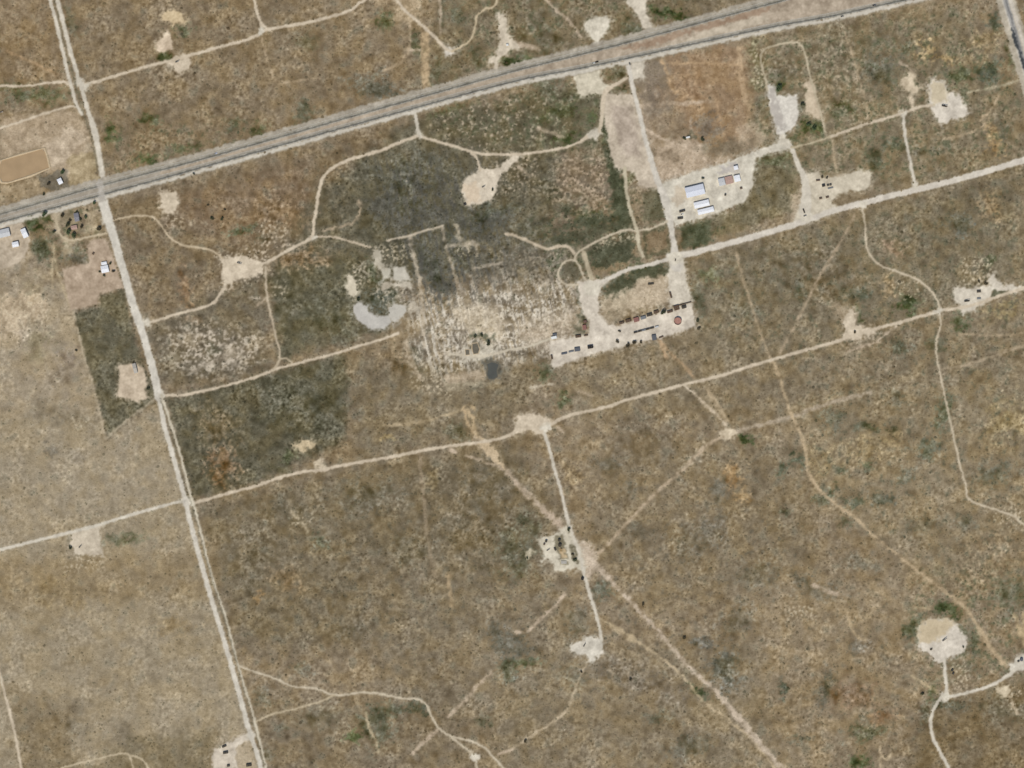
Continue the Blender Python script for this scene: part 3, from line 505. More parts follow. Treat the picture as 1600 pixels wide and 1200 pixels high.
road([(742,684),(790,735),(850,797),(905,862)], 6, (180,162,138), alpha=.9, soft=5, warp=1.0, tex=6, fringe=5, patchy=.4, bare=1.2)
road([(905,862,12),(935,888,10),(962,915,7),(1007,962,6),(1075,1040,6),(1115,1077,6),(1137,1102,9),(1162,1132,10),(1200,1177,8),(1245,1226,8)], 9, (194,176,152), alpha=1, soft=4, warp=.8, tex=6, fringe=7, patchy=.25, bare=1.5)
road([(850,797,6),(868,812,9),(884,832,6)], 7, (184,164,140), alpha=.75, soft=5, warp=1, fringe=4)
# soft aprons of dust round the yards
area([(0,185),(118,172),(135,200),(152,290),(100,285),(70,262),(64,232),(0,252)], (180,160,132), alpha=.75, soft=12, tex=10, fringe=0)
area([(64,232),(110,195),(135,215),(110,240),(100,262),(80,262)], (190,172,146), alpha=.7, soft=8, tex=12, fringe=0)
area([(106,245),(150,235),(154,285),(108,290)], (164,146,110), alpha=.7, soft=5, tex=12, fringe=0, bare=.6)
area([(62,277),(104,264),(108,292),(84,297),(64,292)], (112,104,88), alpha=.85, soft=3, tex=8, fringe=0, bare=0)
area([(0,288),(62,277),(66,300),(30,312),(0,318)], (168,148,116), alpha=.6, soft=5, tex=12, fringe=0, bare=.5)
area([(1000,150),(1020,230),(1075,215),(1110,250),(1140,245),(1100,270),(1030,285)], (194,174,148), alpha=.7, soft=14, tex=9, fringe=6)
area([(1150,205),(1172,190),(1200,215),(1175,238),(1150,235)], (192,174,148), alpha=.5, soft=10, tex=9, fringe=0)
area([(985,452),(1000,437),(1045,430),(1048,470),(985,485),(940,485),(945,465)], (192,174,146), alpha=.8, soft=8, tex=9, fringe=4)
area([(938,470),(985,462),(985,490),(945,505)], (176,160,132), alpha=.6, soft=8, tex=12, fringe=0, bare=.6)
area([(1235,305),(1250,300),(1262,335),(1236,345)], (196,176,148), alpha=.7, soft=6, tex=8, fringe=0)
area([(895,840),(925,850),(935,880),(920,905),(905,880)], (196,178,154), alpha=.8, soft=8, tex=7, fringe=4)
area([(1395,100),(1422,115),(1415,140),(1395,125)], (176,158,128), alpha=.3, soft=10, tex=8, fringe=0, bare=.4)
area([(1240,295),(1320,268),(1358,270),(1350,290),(1262,300)], (192,172,144), alpha=.5, soft=8, tex=8, fringe=0)
area(q(1200,300,4,[(380,720),(430,690),(540,730),(560,840),(480,840)]), (184,164,136), alpha=.5, soft=8, tex=8, fringe=0)
area([(115,370),(118,395),(100,400),(95,372)], (196,178,146), alpha=.6, soft=6, tex=10, fringe=0)
area([(80,328),(92,326),(95,366),(86,362)], (190,174,146), alpha=.8, soft=4, tex=6, fringe=0)
area([(96,332),(118,330),(120,352),(96,350)], (150,138,112), alpha=.6, soft=4, tex=12, fringe=0, bare=.4)
area([(130,330),(148,328),(155,358),(136,366)], (182,164,132), alpha=.6, soft=5, tex=14, fringe=0, bare=.5)
area([(724,545),(755,538),(780,545),(765,560),(720,564)], (200,190,168), alpha=.8, soft=4, tex=8, fringe=4)
area([(700,585),(740,578),(760,580),(758,592),(720,598),(690,600)], (188,168,140), alpha=.6, soft=6, tex=9, fringe=0)
area([(692,600),(760,597),(800,594),(735,604),(700,614)], (180,166,138), alpha=.6, soft=4, tex=9, fringe=0)
area([(810,520),(870,500),(905,480),(905,520),(870,548),(830,548)], (178,160,134), alpha=.5, soft=14, tex=12, fringe=0, bare=.5)
area(q(400,0,4,[(860,0),(880,60),(850,130),(940,140),(1000,110),(1020,60),(1050,-40),(700,-40),(760,40)]), (184,163,130), alpha=.7, soft=8, tex=12, fringe=4)
area(q(400,600,4,[(1340,250),(1370,320),(1440,350),(1500,420),(1560,530),(1500,500),(1420,420)]), (194,172,138), alpha=.9, soft=3, tex=6, fringe=4)
area(q(400,600,4,[(225,380),(310,350),(380,370),(360,400),(280,420)]), (204,184,148), alpha=.9, soft=3, tex=6, fringe=4)
area(q(400,600,4,[(372,500),(385,470),(410,465),(432,525),(400,548),(375,540)]), (196,180,152), alpha=.8, soft=3, tex=6, fringe=3)

for a in [(1048,243,17,10,(130,113,90)),(1018,238,8,10,(130,113,90)),(1106,197,16,18,(124,110,92)),(1140,232,38,10,(126,111,88)),(1060,196,14,14,(132,114,90)),(1020,140,12,26,(128,114,96)),(1038,150,12,14,(134,114,90)),(1080,212,6,5,(100,94,72)),(768,578,13,17,(92,90,79)),(742,544,6,10,(104,98,82)),(760,528,10,6,(90,92,72)),(745,522,8,6,(96,96,76))]:
    patch(a[0], a[1], a[2], a[3], a[4], .85, random.uniform(-15, 15), .7)
PADS = [
 # name, colour, label, points
 ('well_pad', (206,184,146), 'tan cleared pad north of the spur road, larger of two', q(0,0,4,[(1008,110),(1030,75),(1080,58),(1135,80),(1150,120),(1165,140),(1120,145),(1080,155),(1050,130),(1020,130)])),
 ('well_pad', (206,186,158), 'small pinkish cleared pad below the larger tan pad', q(0,0,4,[(975,270),(1010,240),(1040,190),(1060,220),(1080,270),(1070,305),(1020,330),(980,310)])),
 ('well_pad', C2, 'pale round pad on the spur road in the northwest', q(0,0,4,[(1050,385),(1110,345),(1160,340),(1190,370),(1180,420),(1120,460),(1090,440),(1085,415),(1040,410)])),
 ('well_pad', (204,194,176), 'small pale turning pad north of the highway', q(400,0,4,[(1168,285),(1190,345),(1235,340),(1252,310),(1200,292)])),
 ('well_pad', (200,186,162), 'narrow keyhole shaped pad touching the north side of the highway', q(400,0,4,[(1505,85),(1560,85),(1570,180),(1590,240),(1660,300),(1640,310),(1600,300),(1560,345),(1520,370),(1515,450),(1478,450),(1490,395),(1455,392),(1460,360),(1500,350),(1530,240),(1510,130)])),
 ('well_pad', (208,194,170), 'pale pad in the dark burnt block south of the highway', [(750,264),(760,262),(772,266),(790,252),(803,240),(812,243),(795,262),(780,275),(772,300),(767,312),(750,318),(733,322),(725,312),(722,290),(728,277),(745,270)]),
 ('well_pad', (204,188,162), 'ragged pale pad where three dirt tracks meet in the west', q(0,300,4,[(1370,390),(1400,410),(1540,400),(1640,440),(1640,505),(1560,530),(1500,540),(1440,570),(1385,610),(1400,550),(1380,520),(1400,460),(1370,410)])),
 ('bare_ground', (196,180,154), 'whitish bare patch just south of the highway', q(0,300,4,[(1000,0),(1100,0),(1110,60),(1090,140),(1030,130),(1000,60)])),
 ('gravel_lot', (206,196,174), 'square pale gravel lot on the north side of the highway', q(800,0,4,[(455,140),(490,115),(590,95),(615,130),(600,180),(550,240),(540,285),(500,285),(515,260),(480,200),(450,190)])),
 ('gravel_lot', (204,192,170), 'pale gravel apron widening north from the highway', q(800,0,4,[(720,-60),(830,-60),(840,80),(885,185),(830,180),(790,110),(760,60),(715,20)])),
 ('gravel_lot', (202,191,166), 'pale square lot south of the highway beside the access road', q(800,0,4,[(385,455),(540,435),(560,500),(610,545),(570,590),(500,585),(430,605),(405,560),(390,500)])),
 ('gravel_lot', (200,189,168), 'pale strip of gravel at the highway end of the access road', q(800,0,4,[(750,380),(830,370),(820,490),(760,495),(730,440)])),
 ('equipment_yard', (194,179,156), 'long tan equipment yard west of the access road', q(800,0,4,[(575,600),(620,585),(750,590),(780,700),(820,850),(860,1000),(900,1100),(910,1180),(790,1160),(770,1080),(690,1060),(660,1060),(620,980),(600,850),(570,700)])),
 ('workshop_yard', (204,195,175), 'pale gravel yard round the metal workshops', [(1034,287),(1075,272),(1137,253),(1165,241),(1200,229),(1222,217),(1234,232),(1205,238),(1180,248),(1176,290),(1166,312),(1140,325),(1120,333),(1092,342),(1068,348),(1055,352),(1045,330)]),
 ('gravel_lot', (208,200,184), 'grey and white gravel lot north of the workshops', q(1200,0,4,[(0,530),(40,540),(55,600),(180,595),(190,700),(175,790),(110,830),(95,870),(60,840),(20,700),(-5,600)])),
 ('gravel_lot', (198,180,152), 'tan lot inside the loop track east of the gravel lot', q(1200,0,4,[(210,530),(260,495),(290,520),(300,560),(312,640),(330,700),(325,740),(300,735),(240,690),(230,600),(250,560)])),
 ('well_pad', (208,197,178), 'large white well pad in the northeast', q(1420,110,13.33,[(400,240),(580,190),(700,220),(790,310),(800,460),(900,460),(1080,540),(1130,670),(1220,780),(1230,880),(1140,980),(900,1030),(800,1120),(680,1130),(560,970),(500,850),(430,700),(420,450)])),
 ('bare_ground', (198,181,152), 'small ragged bare patch west of the large white pad', q(1200,0,4,[(830,500),(850,475),(880,490),(880,455),(912,455),(912,540),(970,550),(910,585),(860,560)])),
 ('equipment_yard', (200,188,164), 'pale tan yard north of the east road', q(1200,0,4,[(230,1085),(320,1070),(330,1115),(430,1110),(560,1062),(640,1085),(645,1150),(600,1190),(500,1195),(420,1220),(400,1270),(450,1300),(300,1380),(150,1400),(190,1300),(225,1200)])),
 ('well_pad', (206,195,174), 'white battery pad with a tail at the east edge', q(1480,420,13.33,[(160,400),(480,410),(720,370),(870,350),(850,250),(900,150),(960,90),(1010,230),(1200,370),(1350,310),(1500,380),(1600,420),(1400,500),(1320,450),(1000,460),(930,470),(890,600),(900,650),(700,740),(600,800),(590,880),(420,890),(340,970),(260,820),(200,700),(160,580)])),
 ('bare_ground', (200,184,158), 'pinkish bare patch on the long diagonal track', q(1200,300,4,[(470,790),(530,720),(552,840),(640,855),(700,872),(640,890),(560,922),(460,920),(480,870)])),
 ('turning_pad', (202,186,160), 'fan shaped pale pad where the centre tracks meet', q(800,600,4,[(15,240),(30,200),(110,180),(190,200),(260,240),(225,270),(212,325),(150,310),(120,285),(50,300),(0,325),(10,280)])),
 ('turning_pad', (202,185,156), 'small oval pale pad among the southern scrub tracks', q(800,600,4,[(1298,300),(1330,280),(1390,285),(1408,310),(1370,340),(1330,340),(1300,320)])),
 ('battery_pad', (203,193,170), 'pale pad of the pump station on the south track', q(820,800,13.33,[(280,560),(400,500),(560,500),(720,410),(850,300),(900,270),(950,300),(1000,420),(1050,560),(1140,640),(1180,800),(1240,1000),(1240,1200),(640,1200),(620,1100),(480,980),(330,1060),(320,1020),(430,960),(400,840),(310,760)])),
 ('well_pad', (208,199,180), 'white arrowhead shaped well pad in the south', q(800,900,4,[(360,440),(400,415),(455,405),(460,375),(520,385),(562,395),(568,460),(545,500),(490,545),(460,490),(400,490)])),
 ('well_pad', (206,195,176), 'big rounded well pad in the southeast', q(1420,950,8.889,[(130,240),(300,150),(560,150),(660,230),(680,290),(760,370),(820,480),(780,570),(700,640),(510,700),(490,760),(430,760),(350,720),(290,620),(150,580),(130,440)])),
 ('well_pad', (204,195,176), 'white pad cut by the right edge of the picture', q(1420,950,8.889,[(1400,820),(1480,700),(1600,640),(1900,600),(1900,800),(1600,830),(1400,930)])),
 ('bare_ground', (198,182,152), 'small pale patch below the southeast road', q(1200,900,4,[(1425,700),(1500,685),(1512,730),(1470,765),(1450,740)])),
 ('well_pad', (196,182,158), 'square pale pad hanging below the west road', q(0,600,4,[(450,930),(625,880),(628,1000),(645,1070),(560,1060),(470,1070),(440,1000)])),
 ('well_pad', (202,189,168), 'pale pad beside the section road at the bottom', q(0,900,4,[(1340,1080),(1440,1040),(1500,1005),(1575,965),(1585,1020),(1530,1035),(1480,1070),(1475,1130),(1490,1220),(1335,1220),(1320,1120)])),
 ('bare_lot', (196,178,152), 'pinkish bare lot west of the section road', q(0,600,4,[(740,-115),(850,-135),(900,-90),(915,0),(905,50),(925,85),(860,110),(810,95),(730,80),(745,0)])),
 ('farm_yard', (184,168,144), 'bare farmyard at the left edge below the highway', q(0,300,4,[(-60,200),(60,195),(130,190),(185,260),(180,340),(150,420),(60,470),(-60,490)])),
 ('bare_lot', (174,154,130), 'brown graded lot round the white house', q(0,300,4,[(390,480),(560,440),(545,330),(590,300),(660,290),(720,450),(770,600),(620,630),(605,700),(440,740),(400,540)])),
 ('tank_yard', (206,194,174), 'long white tank yard in the centre', q(800,300,4,[(405,560),(560,545),(640,530),(560,590),(540,660),(540,760),(600,825),(660,840),(1120,690),(1140,800),(1150,840),(950,905),(680,965),(480,1020),(255,1098),(230,1000),(240,935),(480,885),(485,800),(450,770),(430,700)])),
 ('gravel_lot', (204,193,172), 'wide pale approach north of the tank yard', q(800,300,4,[(985,400),(1072,415),(1092,550),(1118,690),(990,712),(975,540)])),
]
for nm, c, lb, pts in PADS:
    area(pts, c, nm, lb, warp=0.5 if nm in ('tank_yard', 'gravel_lot', 'workshop_yard', 'equipment_yard', 'farm_yard', 'bare_lot') else 0.8)
# tone inside pads (other soils, nothing lit)
area(q(1420,950,8.889,[(125,240),(300,150),(560,150),(650,225),(540,290),(520,340),(440,400),(330,470),(140,500)]), (192,173,138), alpha=.8, soft=5, tex=4, fringe=0)
area(q(1420,110,13.33,[(430,250),(690,230),(780,320),(800,640),(640,700),(460,700)]), (198,182,150), alpha=.8, soft=4, tex=5, fringe=0)
area(q(800,0,4,[(620,660),(730,660),(770,760),(800,900),(800,970),(700,970),(660,850),(630,750)]), (168,152,134), alpha=.75, soft=10, tex=8, fringe=0)
area([(722,290),(745,284),(752,300),(748,316),(730,318)], (206,185,156), alpha=.7, soft=4, tex=4, fringe=0)
area(q(1200,0,4,[(5,540),(40,545),(55,640),(85,700),(105,810),(70,830),(20,700)]), (180,171,158), alpha=.85, soft=3, tex=4, fringe=0)
area([(1123,260),(1150,254),(1156,268),(1126,275)], (184,176,166), alpha=.8, soft=3, tex=4, fringe=0)
area([(1055,290),(1068,292),(1075,312),(1060,322),(1048,318)], (190,172,146), alpha=.6, soft=5, tex=5, fringe=0)
area(q(0,900,4,[(1475,1080),(1560,1040),(1600,1150),(1610,1230),(1490,1230)]), (182,165,137), alpha=.8, soft=4, tex=5, fringe=0)
area(q(0,300,4,[(420,560),(560,600),(590,690),(450,720)]), (164,144,120), alpha=.5, soft=8, tex=5, fringe=0)

# islands of growth left inside pads
for pts in [q(820,800,13.33,[(600,560),(680,500),(800,510),(850,700),(880,900),(880,980),(800,960),(700,960),(690,860),(610,760)]),
            q(820,800,13.33,[(880,310),(950,310),(960,420),(900,430)]), q(820,800,13.33,[(920,700),(1010,690),(1090,900),(1100,1050),(1040,1060),(980,900)]),
            q(820,800,13.33,[(720,1010),(760,1010),(760,1075),(860,1075),(860,1020),(910,1030),(900,1100),(760,1110)])]:
    area(pts, (112,104,82), alpha=.9, soft=3, tex=8, fringe=0, bare=0)
    i0 = None
area(q(820,800,13.33,[(720,800),(830,740),(850,940),(740,930)]), (200,176,138), alpha=.9, soft=3, tex=6, fringe=0)
area(q(820,800,13.33,[(0,860),(100,790),(190,800),(200,850),(120,860),(110,930),(130,1000),(20,990)]), (190,178,150), alpha=.8, soft=3, tex=8, fringe=2)
area([(1551,452),(1575,455),(1580,456),(1560,462),(1549,466)], (104,102,80), alpha=.95, soft=2, tex=6, fringe=0, bare=0)
area(q(1200,300,4,[(400,60),(470,20),(570,30),(580,70),(450,105)]), (128,112,86), alpha=.9, soft=3, tex=9, fringe=0, bare=0)

# the dry crescent pond and the small basins beside it
POND = (188,182,170)
K = lambda p: q(540,370,8,p)
area(K([(90,880),(180,830),(250,850),(300,940),(400,1000),(530,975),(580,1080),(450,1150),(330,1150),(200,1080),(110,980)]), POND, 'dry_pond', 'grey crescent shaped dry pond in the dark burnt block', tex=4, warp=.7)
area(K([(530,880),(620,830),(750,850),(750,950),(640,1060),(575,1060),(532,980)]), (190,183,168), 'dry_pond', 'rounded pale dry pond against the east end of the crescent', tex=4, warp=.7)
area(K([(600,385),(720,370),(790,470),(800,538),(600,548)]), (192,184,166), 'dry_basin', 'larger pale basin above the crescent, right of the dividing bank', tex=5, warp=.7)
area(K([(450,395),(555,390),(555,510),(480,530),(450,460)]), (190,182,162), 'dry_basin', 'smaller pale basin left of the dividing bank', tex=5, warp=.7)
area(K([(600,570),(800,565),(840,620),(840,680),(780,640),(600,640)]), (186,175,154), 'dry_basin', 'flat strip shaped basin below the dividing bank', tex=8, warp=.9)
area(K([(440,600),(570,550),(560,620),(490,680),(440,660)]), (182,170,148), 'dry_basin', 'small wedge shaped basin below the smaller basin', tex=8, warp=.9)
area(K([(345,220),(400,150),(440,180),(450,300),(500,400),(420,410),(360,330)]), (186,176,154), 'dry_basin', 'curved pale channel leading down into the basins', tex=8, warp=.9)
area(K([(30,480),(110,475),(130,600),(165,700),(120,760),(30,730),(10,640)]), (206,194,168), 'bare_ground', 'upright white bare patch northwest of the crescent pond', tex=8, warp=1.0)
area(K([(790,850),(850,790),(900,880),(850,960),(780,930)]), (184,172,150), alpha=.9, tex=9)
area(K([(170,420),(250,415),(280,460),(240,480)]), (204,192,168), alpha=.8, tex=6)
for p in [[(520,720),(545,900)],[(620,745),(700,755)],[(840,700),(840,780)],[(810,190),(860,330),(930,520)],[(160,380),(240,320)],[(300,730),(390,700),(400,620)]]:
    road(K(p), 2.4, (186,174,150), alpha=.75, soft=2, warp=.8, fringe=2)

# ------------------------------------------------------------------ dirt roads and tracks
ROADS = [
 ([(-80,134),(0,134),(40,134),(80,129),(107,128)],3.4,C2,'thin dirt track running west from the double road'),
 ([(-80,225),(-20,205),(10,197),(50,184),(87,172),(112,166),(121,167)],3.2,C2,'dirt track slanting to the double road above the muddy pond'),
 ([(128,131),(150,128),(175,120),(225,105),(265,95),(285,89),(300,86),(340,74),(380,64),(400,56),(420,46),(475,36),(525,24),(547,16),(562,5),(580,-4),(615,-3),(630,14),(645,27),(665,45),(682,60),(695,75),(707,80)],4.4,C2,'long spur road winding east through the northwest scrub'),
 ([(707,80),(722,72),(735,62),(742,45),(745,25),(757,15),(775,5),(782,-40)],3.2,(190,172,140),'curling tan track from the small turning pad to the top edge'),
 ([(394,-60),(397,-5),(402,20),(408,38),(408,50)],4,C2,'short road from the top edge down to the spur road'),
 ([(408,36),(413,42),(422,47)],3.5,C2,'slip track cutting the corner of the spur road junction'),
 ([(648,176),(651,192),(654,212)],5,C1,'short stub road from the highway to the forked track'),
 ([(654,212),(625,222),(600,233),(575,241),(545,250),(520,262),(505,278),(498,300),(495,320),(491,345),(487,370),(470,381),(450,391),(430,403),(410,413),(395,419)],4.6,C2,'western arm of the forked track, bending south to the ragged pad'),
 ([(352,450),(345,457),(335,472),(317,480),(275,491),(250,499),(229,505)],4.2,C2,'dirt track from the ragged pad down to the section road'),
 ([(654,212),(680,220),(705,227),(730,235),(744,246),(750,266)],4,C2,'eastern arm of the forked track, dropping to the burnt block pad'),
 ([(733,236),(760,241),(800,241),(815,241),(850,236),(882,230),(907,221),(920,212,8),(935,206,8),(940,185,6),(942,162,7),(947,142,8),(960,133,6),(979,122,4)],4,C2,'track running east from the fork to the square lot'),
 ([(171,345),(190,341),(215,337),(237,339),(250,350),(265,370),(282,382),(312,387),(332,392),(347,403)],2.8,(190,172,142),'thin wavy track from the section road to the ragged pad'),
 ([(415,417),(417,462),(425,500),(432,530),(437,550),(435,567),(428,578)],3,(184,168,142),'narrow track dropping south past the dark block'),
 ([(254,617),(287,617),(325,609),(362,600),(400,589),(430,577),(475,565),(525,552),(555,542),(590,532),(622,521)],3.8,C2,'straight dirt road along the top of the dark block'),
 ([(-80,878),(0,859),(60,844),(100,834),(155,820),(212,802),(250,792),(284,783)],4.6,C1,'west road joining the section road'),
 ([(300,786),(325,780),(362,769),(400,759),(437,746),(475,737),(505,734),(525,729),(575,720),(625,711),(675,701),(725,694),(762,689),(785,684),(803,676)],4.6,C2,'east track from the section road to the fan shaped pad'),
 ([(855,666),(887,650),(925,641),(955,634),(975,626),(1012,616),(1050,606),(1067,601),(1125,587),(1162,575),(1200,564),(1262,546),(1305,534),(1350,520),(1375,512),(1412,502),(1450,491),(1467,486),(1495,482),(1525,475),(1562,462),(1600,450),(1680,424)],4.6,C2,'long diagonal track from the fan shaped pad to the right edge'),
 ([(851,678),(860,707),(867,735),(875,760),(882,790),(887,812),(891,824),(900,852),(907,872),(913,898),(922,930),(930,955),(936,977),(940,1000)],4.6,C1,'south track from the fan shaped pad past the pump station'),
 ([(1347,320),(1352,355),(1354,385),(1362,402),(1375,414),(1400,424),(1432,436),(1452,452),(1465,470),(1467,486),(1470,507),(1463,535),(1465,565),(1472,600),(1482,645),(1492,692),(1502,735),(1510,762),(1511,776),(1525,786),(1557,797),(1585,807),(1602,820),(1680,850)],3.0,(192,177,150),'winding narrow track down the east side'),
 ([(1045,400),(1075,397),(1112,387),(1162,374),(1200,363),(1250,348),(1300,330),(1350,317),(1387,307),(1425,298),(1475,286),(1550,265),(1600,250),(1680,225)],9,C3,'wide pale east road climbing to the right edge'),
 ([(980,94),(985,117),(992,150),(1000,180),(1007,212),(1015,240,8),(1025,275,9),(1038,310,12),(1046,342,11),(1052,375,8),(1055,400,16),(1058,415,20)],6.5,(202,193,176),'access road from the highway south to the crossroads'),
 ([(1050,404),(1030,409),(1012,414),(982,421),(960,431),(940,440)],5.5,C3,'short road from the crossroads to the tank yard'),
 ([(1222,214,9),(1237,232,7),(1247,257,7),(1255,275,9),(1260,300,14),(1258,330,18)],7,C1,'road from the gravel lot down to the east road'),
 ([(1297,214),(1350,195),(1387,184),(1412,176),(1437,167),(1455,165)],4.2,C2,'track to the large white well pad'),
 ([(1412,180),(1414,212),(1420,242),(1427,277),(1430,292)],4.4,C1,'short road joining the pad track to the east road'),
 ([(1199,140),(1195,117),(1188,92),(1192,79),(1200,74),(1220,69),(1240,66),(1252,70),(1260,92),(1266,120),(1275,150),(1282,175),(1290,207)],2.8,(184,170,142),'thin hairpin loop track north of the gravel lot'),
 ([(1236,231),(1265,224),(1297,214)],2.6,(180,166,136),'thin link track east of the workshop yard'),
 ([(1475,1030),(1477,1055),(1479,1075),(1475,1087),(1465,1097),(1455,1120),(1457,1150),(1470,1177),(1483,1203),(1500,1260)],5,C1,'white road curving south from the big rounded pad'),
 ([(1474,1090),(1512,1082),(1550,1070),(1575,1055),(1600,1040),(1680,1010)],4.6,C1,'white branch road to the pad at the right edge'),
 ([(374,1040),(385,1045),(400,1050),(430,1060),(457,1072),(495,1076),(515,1084),(537,1086),(565,1082),(595,1084),(625,1091),(650,1092),(665,1100),(675,1120),(685,1137),(705,1150),(732,1157),(755,1167),(770,1182),(788,1202),(820,1240)],3.2,(192,178,152),'winding track through the southern scrub'),
 ([(400,1127),(425,1116),(462,1107),(500,1096),(522,1086)],2.8,(186,170,140),'thin track joining the section road to the winding track'),
 ([(705,1152),(725,1167),(740,1182),(746,1205),(750,1250)],3.4,(190,176,150),'southern fork of the winding track'),
 ([(-10,1020),(0,1055),(7,1082),(17,1120),(25,1155),(33,1200),(45,1260)],4,C2,'straight pale road at the lower left edge'),
 ([(60,1212),(100,1199),(150,1186),(190,1177),(207,1181),(222,1187),(234,1205),(240,1240)],2.8,(188,172,142),'thin curved track at the bottom left'),
 ([(203,1180),(206,1190),(210,1210)],3,(182,166,136),'short spur below the thin curved track'),
 ([(86,332),(89,350),(95,367),(105,374),(120,374),(140,370),(166,365)],3.2,(192,176,146),'farm drive curling round the tree shaded house'),
 ([(490,370),(520,370),(540,375),(560,381),(578,386)],3,(186,170,144),'thin track running east into the burnt block'),
 ([(605,375),(637,369),(662,361),(692,353)],3.2,(190,176,152),'short pale track across the burnt block'),
 ([(790,366),(800,367),(815,372),(837,382),(857,389),(875,384),(890,387),(897,396)],4.4,(188,172,146),'pale worn track west of the loop'),
 ([(872,425),(877,415),(887,407),(900,408),(907,420),(912,432),(918,440)],2.8,(194,180,154),'upper half of the small loop track'),
 ([(872,425),(875,438),(887,445),(903,445)],3.4,(194,180,154),'lower half of the small loop track'),
 ([(896,408),(902,396),(912,388),(950,369),(975,360),(997,360),(1020,356),(1042,346)],3.2,(190,176,150),'thin track from the loop to the access road'),
 ([(976,262),(979,300),(985,330),(994,355),(998,382),(1005,401)],5,(190,178,150),'worn pale strip dropping beside the green hedge line'),
 ([(912,395),(918,415),(924,436)],7,(176,162,134),'faded broad strip above the tank yard'),
 ([(1067,601),(1082,612)],3,C2,'short spur off the diagonal track'),
 ([(700,553),(755,556),(790,548),(830,540),(862,528)],4,(196,184,160),'pale track running west from the tank yard'),
 ([(886,826),(887,850),(891,872),(894,885)],3,(200,190,166),'inner lane of the pump station'),
 ([(427,577),(437,562),(447,560),(456,566),(452,571)],2.2,(184,168,140),'small side loop on the straight dirt road'),
 ([(84,128),(100,127),(108,134),(114,142)],3,C2,'corner cut where the west track meets the double road'),
]
for pts, w, c, lb in ROADS:
    road(pts, w, c, 'dirt_road' if w >= 4 else 'dirt_track', lb)
for cx, cy, r in [(122,128,7),(133,134,7),(290,782,9),(300,787,6),(654,210,6),(408,48,5),(1055,402,13),(1477,1088,8),(1467,486,6),(1413,178,6),(1260,340,10),(165,345,6),(229,505,7),(1430,290,6),(1348,320,6),(250,616,9),(392,1150,6),(742,1183,8),(925,450,14),(1226,220,9),(854,668,8),(490,372,5),(928,209,9)]:
    area([(cx + r * math.cos(t * .7854) * random.uniform(.8, 1.1), cy + r * math.sin(t * .7854) * random.uniform(.7, 1.0)) for t in range(8)], (203,193,172), soft=3, warp=1, fringe=3)

# section road: one wide strip below the highway, a double strip with a ditch between above and further south
road([(158,306,15),(165,330,15),(176,365,13),(186,400,12),(195,430,12),(203,460,12),(213,492,13),(221,515,11),(228,540,11),(236,567,12),(243,596,12),(248,622,11)], 12, (205,197,180), 'section_road', 'wide pale section road south of the highway')
road([(248,618),(255,658),(265,695),(275,730),(285,765),(290,785),(297,815),(305,845),(313,875),(320,900),(327,925),(350,1000),(367,1060),(382,1115),(392,1150),(400,1172),(408,1200),(424,1260)], 7.2, (204,195,177), 'section_road', 'wider western strip of the section road heading south')
road([(252,618),(265,657),(282,712),(297,772),(305,797),(315,837),(330,897),(350,957),(362,1002),(375,1050),(390,1097),(400,1134),(410,1175),(416,1203),(430,1260)], 3.6, (198,187,163), 'section_road', 'thin eastern strip of the section road heading south')
road([(250,622),(268,680),(290,765),(300,792),(320,865),(338,925),(356,985),(371,1040),(387,1100),(401,1150),(411,1188),(420,1225)], 1.6, (120,112,92), alpha=.85, soft=1.5, warp=.4, fringe=0, bare=0)
road([(58,-70),(78,0),(88,35),(97,75),(106,115),(113,140),(119,162),(128,178)], 5.4, (202,192,172), 'section_road', 'western strip of the double road above the highway')
road([(70,-70),(90,0),(100,40),(110,80),(122,120),(131,150),(138,175),(145,195,9),(152,225,9),(157,255,8),(161,286,9)], 6.2, (202,192,172), 'section_road', 'eastern strip of the double road above the highway')
road([(64,-70),(85,2),(95,45),(104,82),(114,118),(122,146),(128,168),(133,185),(142,214),(149,244),(153,270)], 2.4, (116,108,86), alpha=.9, soft=1.6, warp=.4, fringe=0, bare=0)

# ------------------------------------------------------------------ highway: two carriageways, median, gravel shoulders; and the cross road
N_ = [(-90,356),(0,334),(155,290),(300,252),(400,224),(600,167),(800,111),(900,86),(1000,60),(1200,6),(1280,-16),(1400,-50),(1700,-130)]
S_ = [(-90,370),(0,346.5),(155,304.5),(300,265),(400,237),(600,181),(800,127),(900,107),(1000,86),(1200,42.5),(1300,24),(1400,2),(1500,-20),(1700,-62)]
def off(P, d, w=None): return [(x + d * .25, y + d * .97) + (() if w is None else (w,)) for x, y in P]
med = N_[:10] + [(1200,45),(1000,86),(800,127),(600,181),(400,237),(155,304),(0,346),(-90,370)]
area(N_ + S_[::-1], (170,154,132), 'highway_median', 'tan gravel median between the two carriageways', soft=2, warp=.3, tex=9, fringe=0)
area([(960,78),(1050,52),(1200,10),(1200,18),(1080,52),(1000,76)], (152,128,104), alpha=.8, soft=3, tex=6, fringe=0)
area([(1010,82),(1100,50),(1165,30),(1200,24),(1200,34),(1080,66)], (198,184,160), alpha=.7, soft=4, tex=6, fringe=0)
road(off(N_, -7.5), 6.5, (168,158,140), 'gravel_shoulder', 'grey gravel shoulder along the north side of the highway', soft=2, warp=.5, tex=8, fringe=4)
road(off(S_, 6.0), 5.6, (196,187,169), 'gravel_shoulder', 'pale gravel shoulder along the south side of the highway', soft=2, warp=.5, tex=6, fringe=3)
road(off(S_, 10), 1.6, (150,138,116), alpha=.5, fringe=0, bare=.5)
road(off(N_, -0.8), 7.6, (158,150,133), 'highway_carriageway', 'northern carriageway of the highway', soft=1.2, warp=.12, tex=4, fringe=0, material=M_ASPHALT)
road(off(N_, 0.6), 3.4, (106,103,92), alpha=.9, soft=1.6, warp=.25, tex=6, fringe=0)
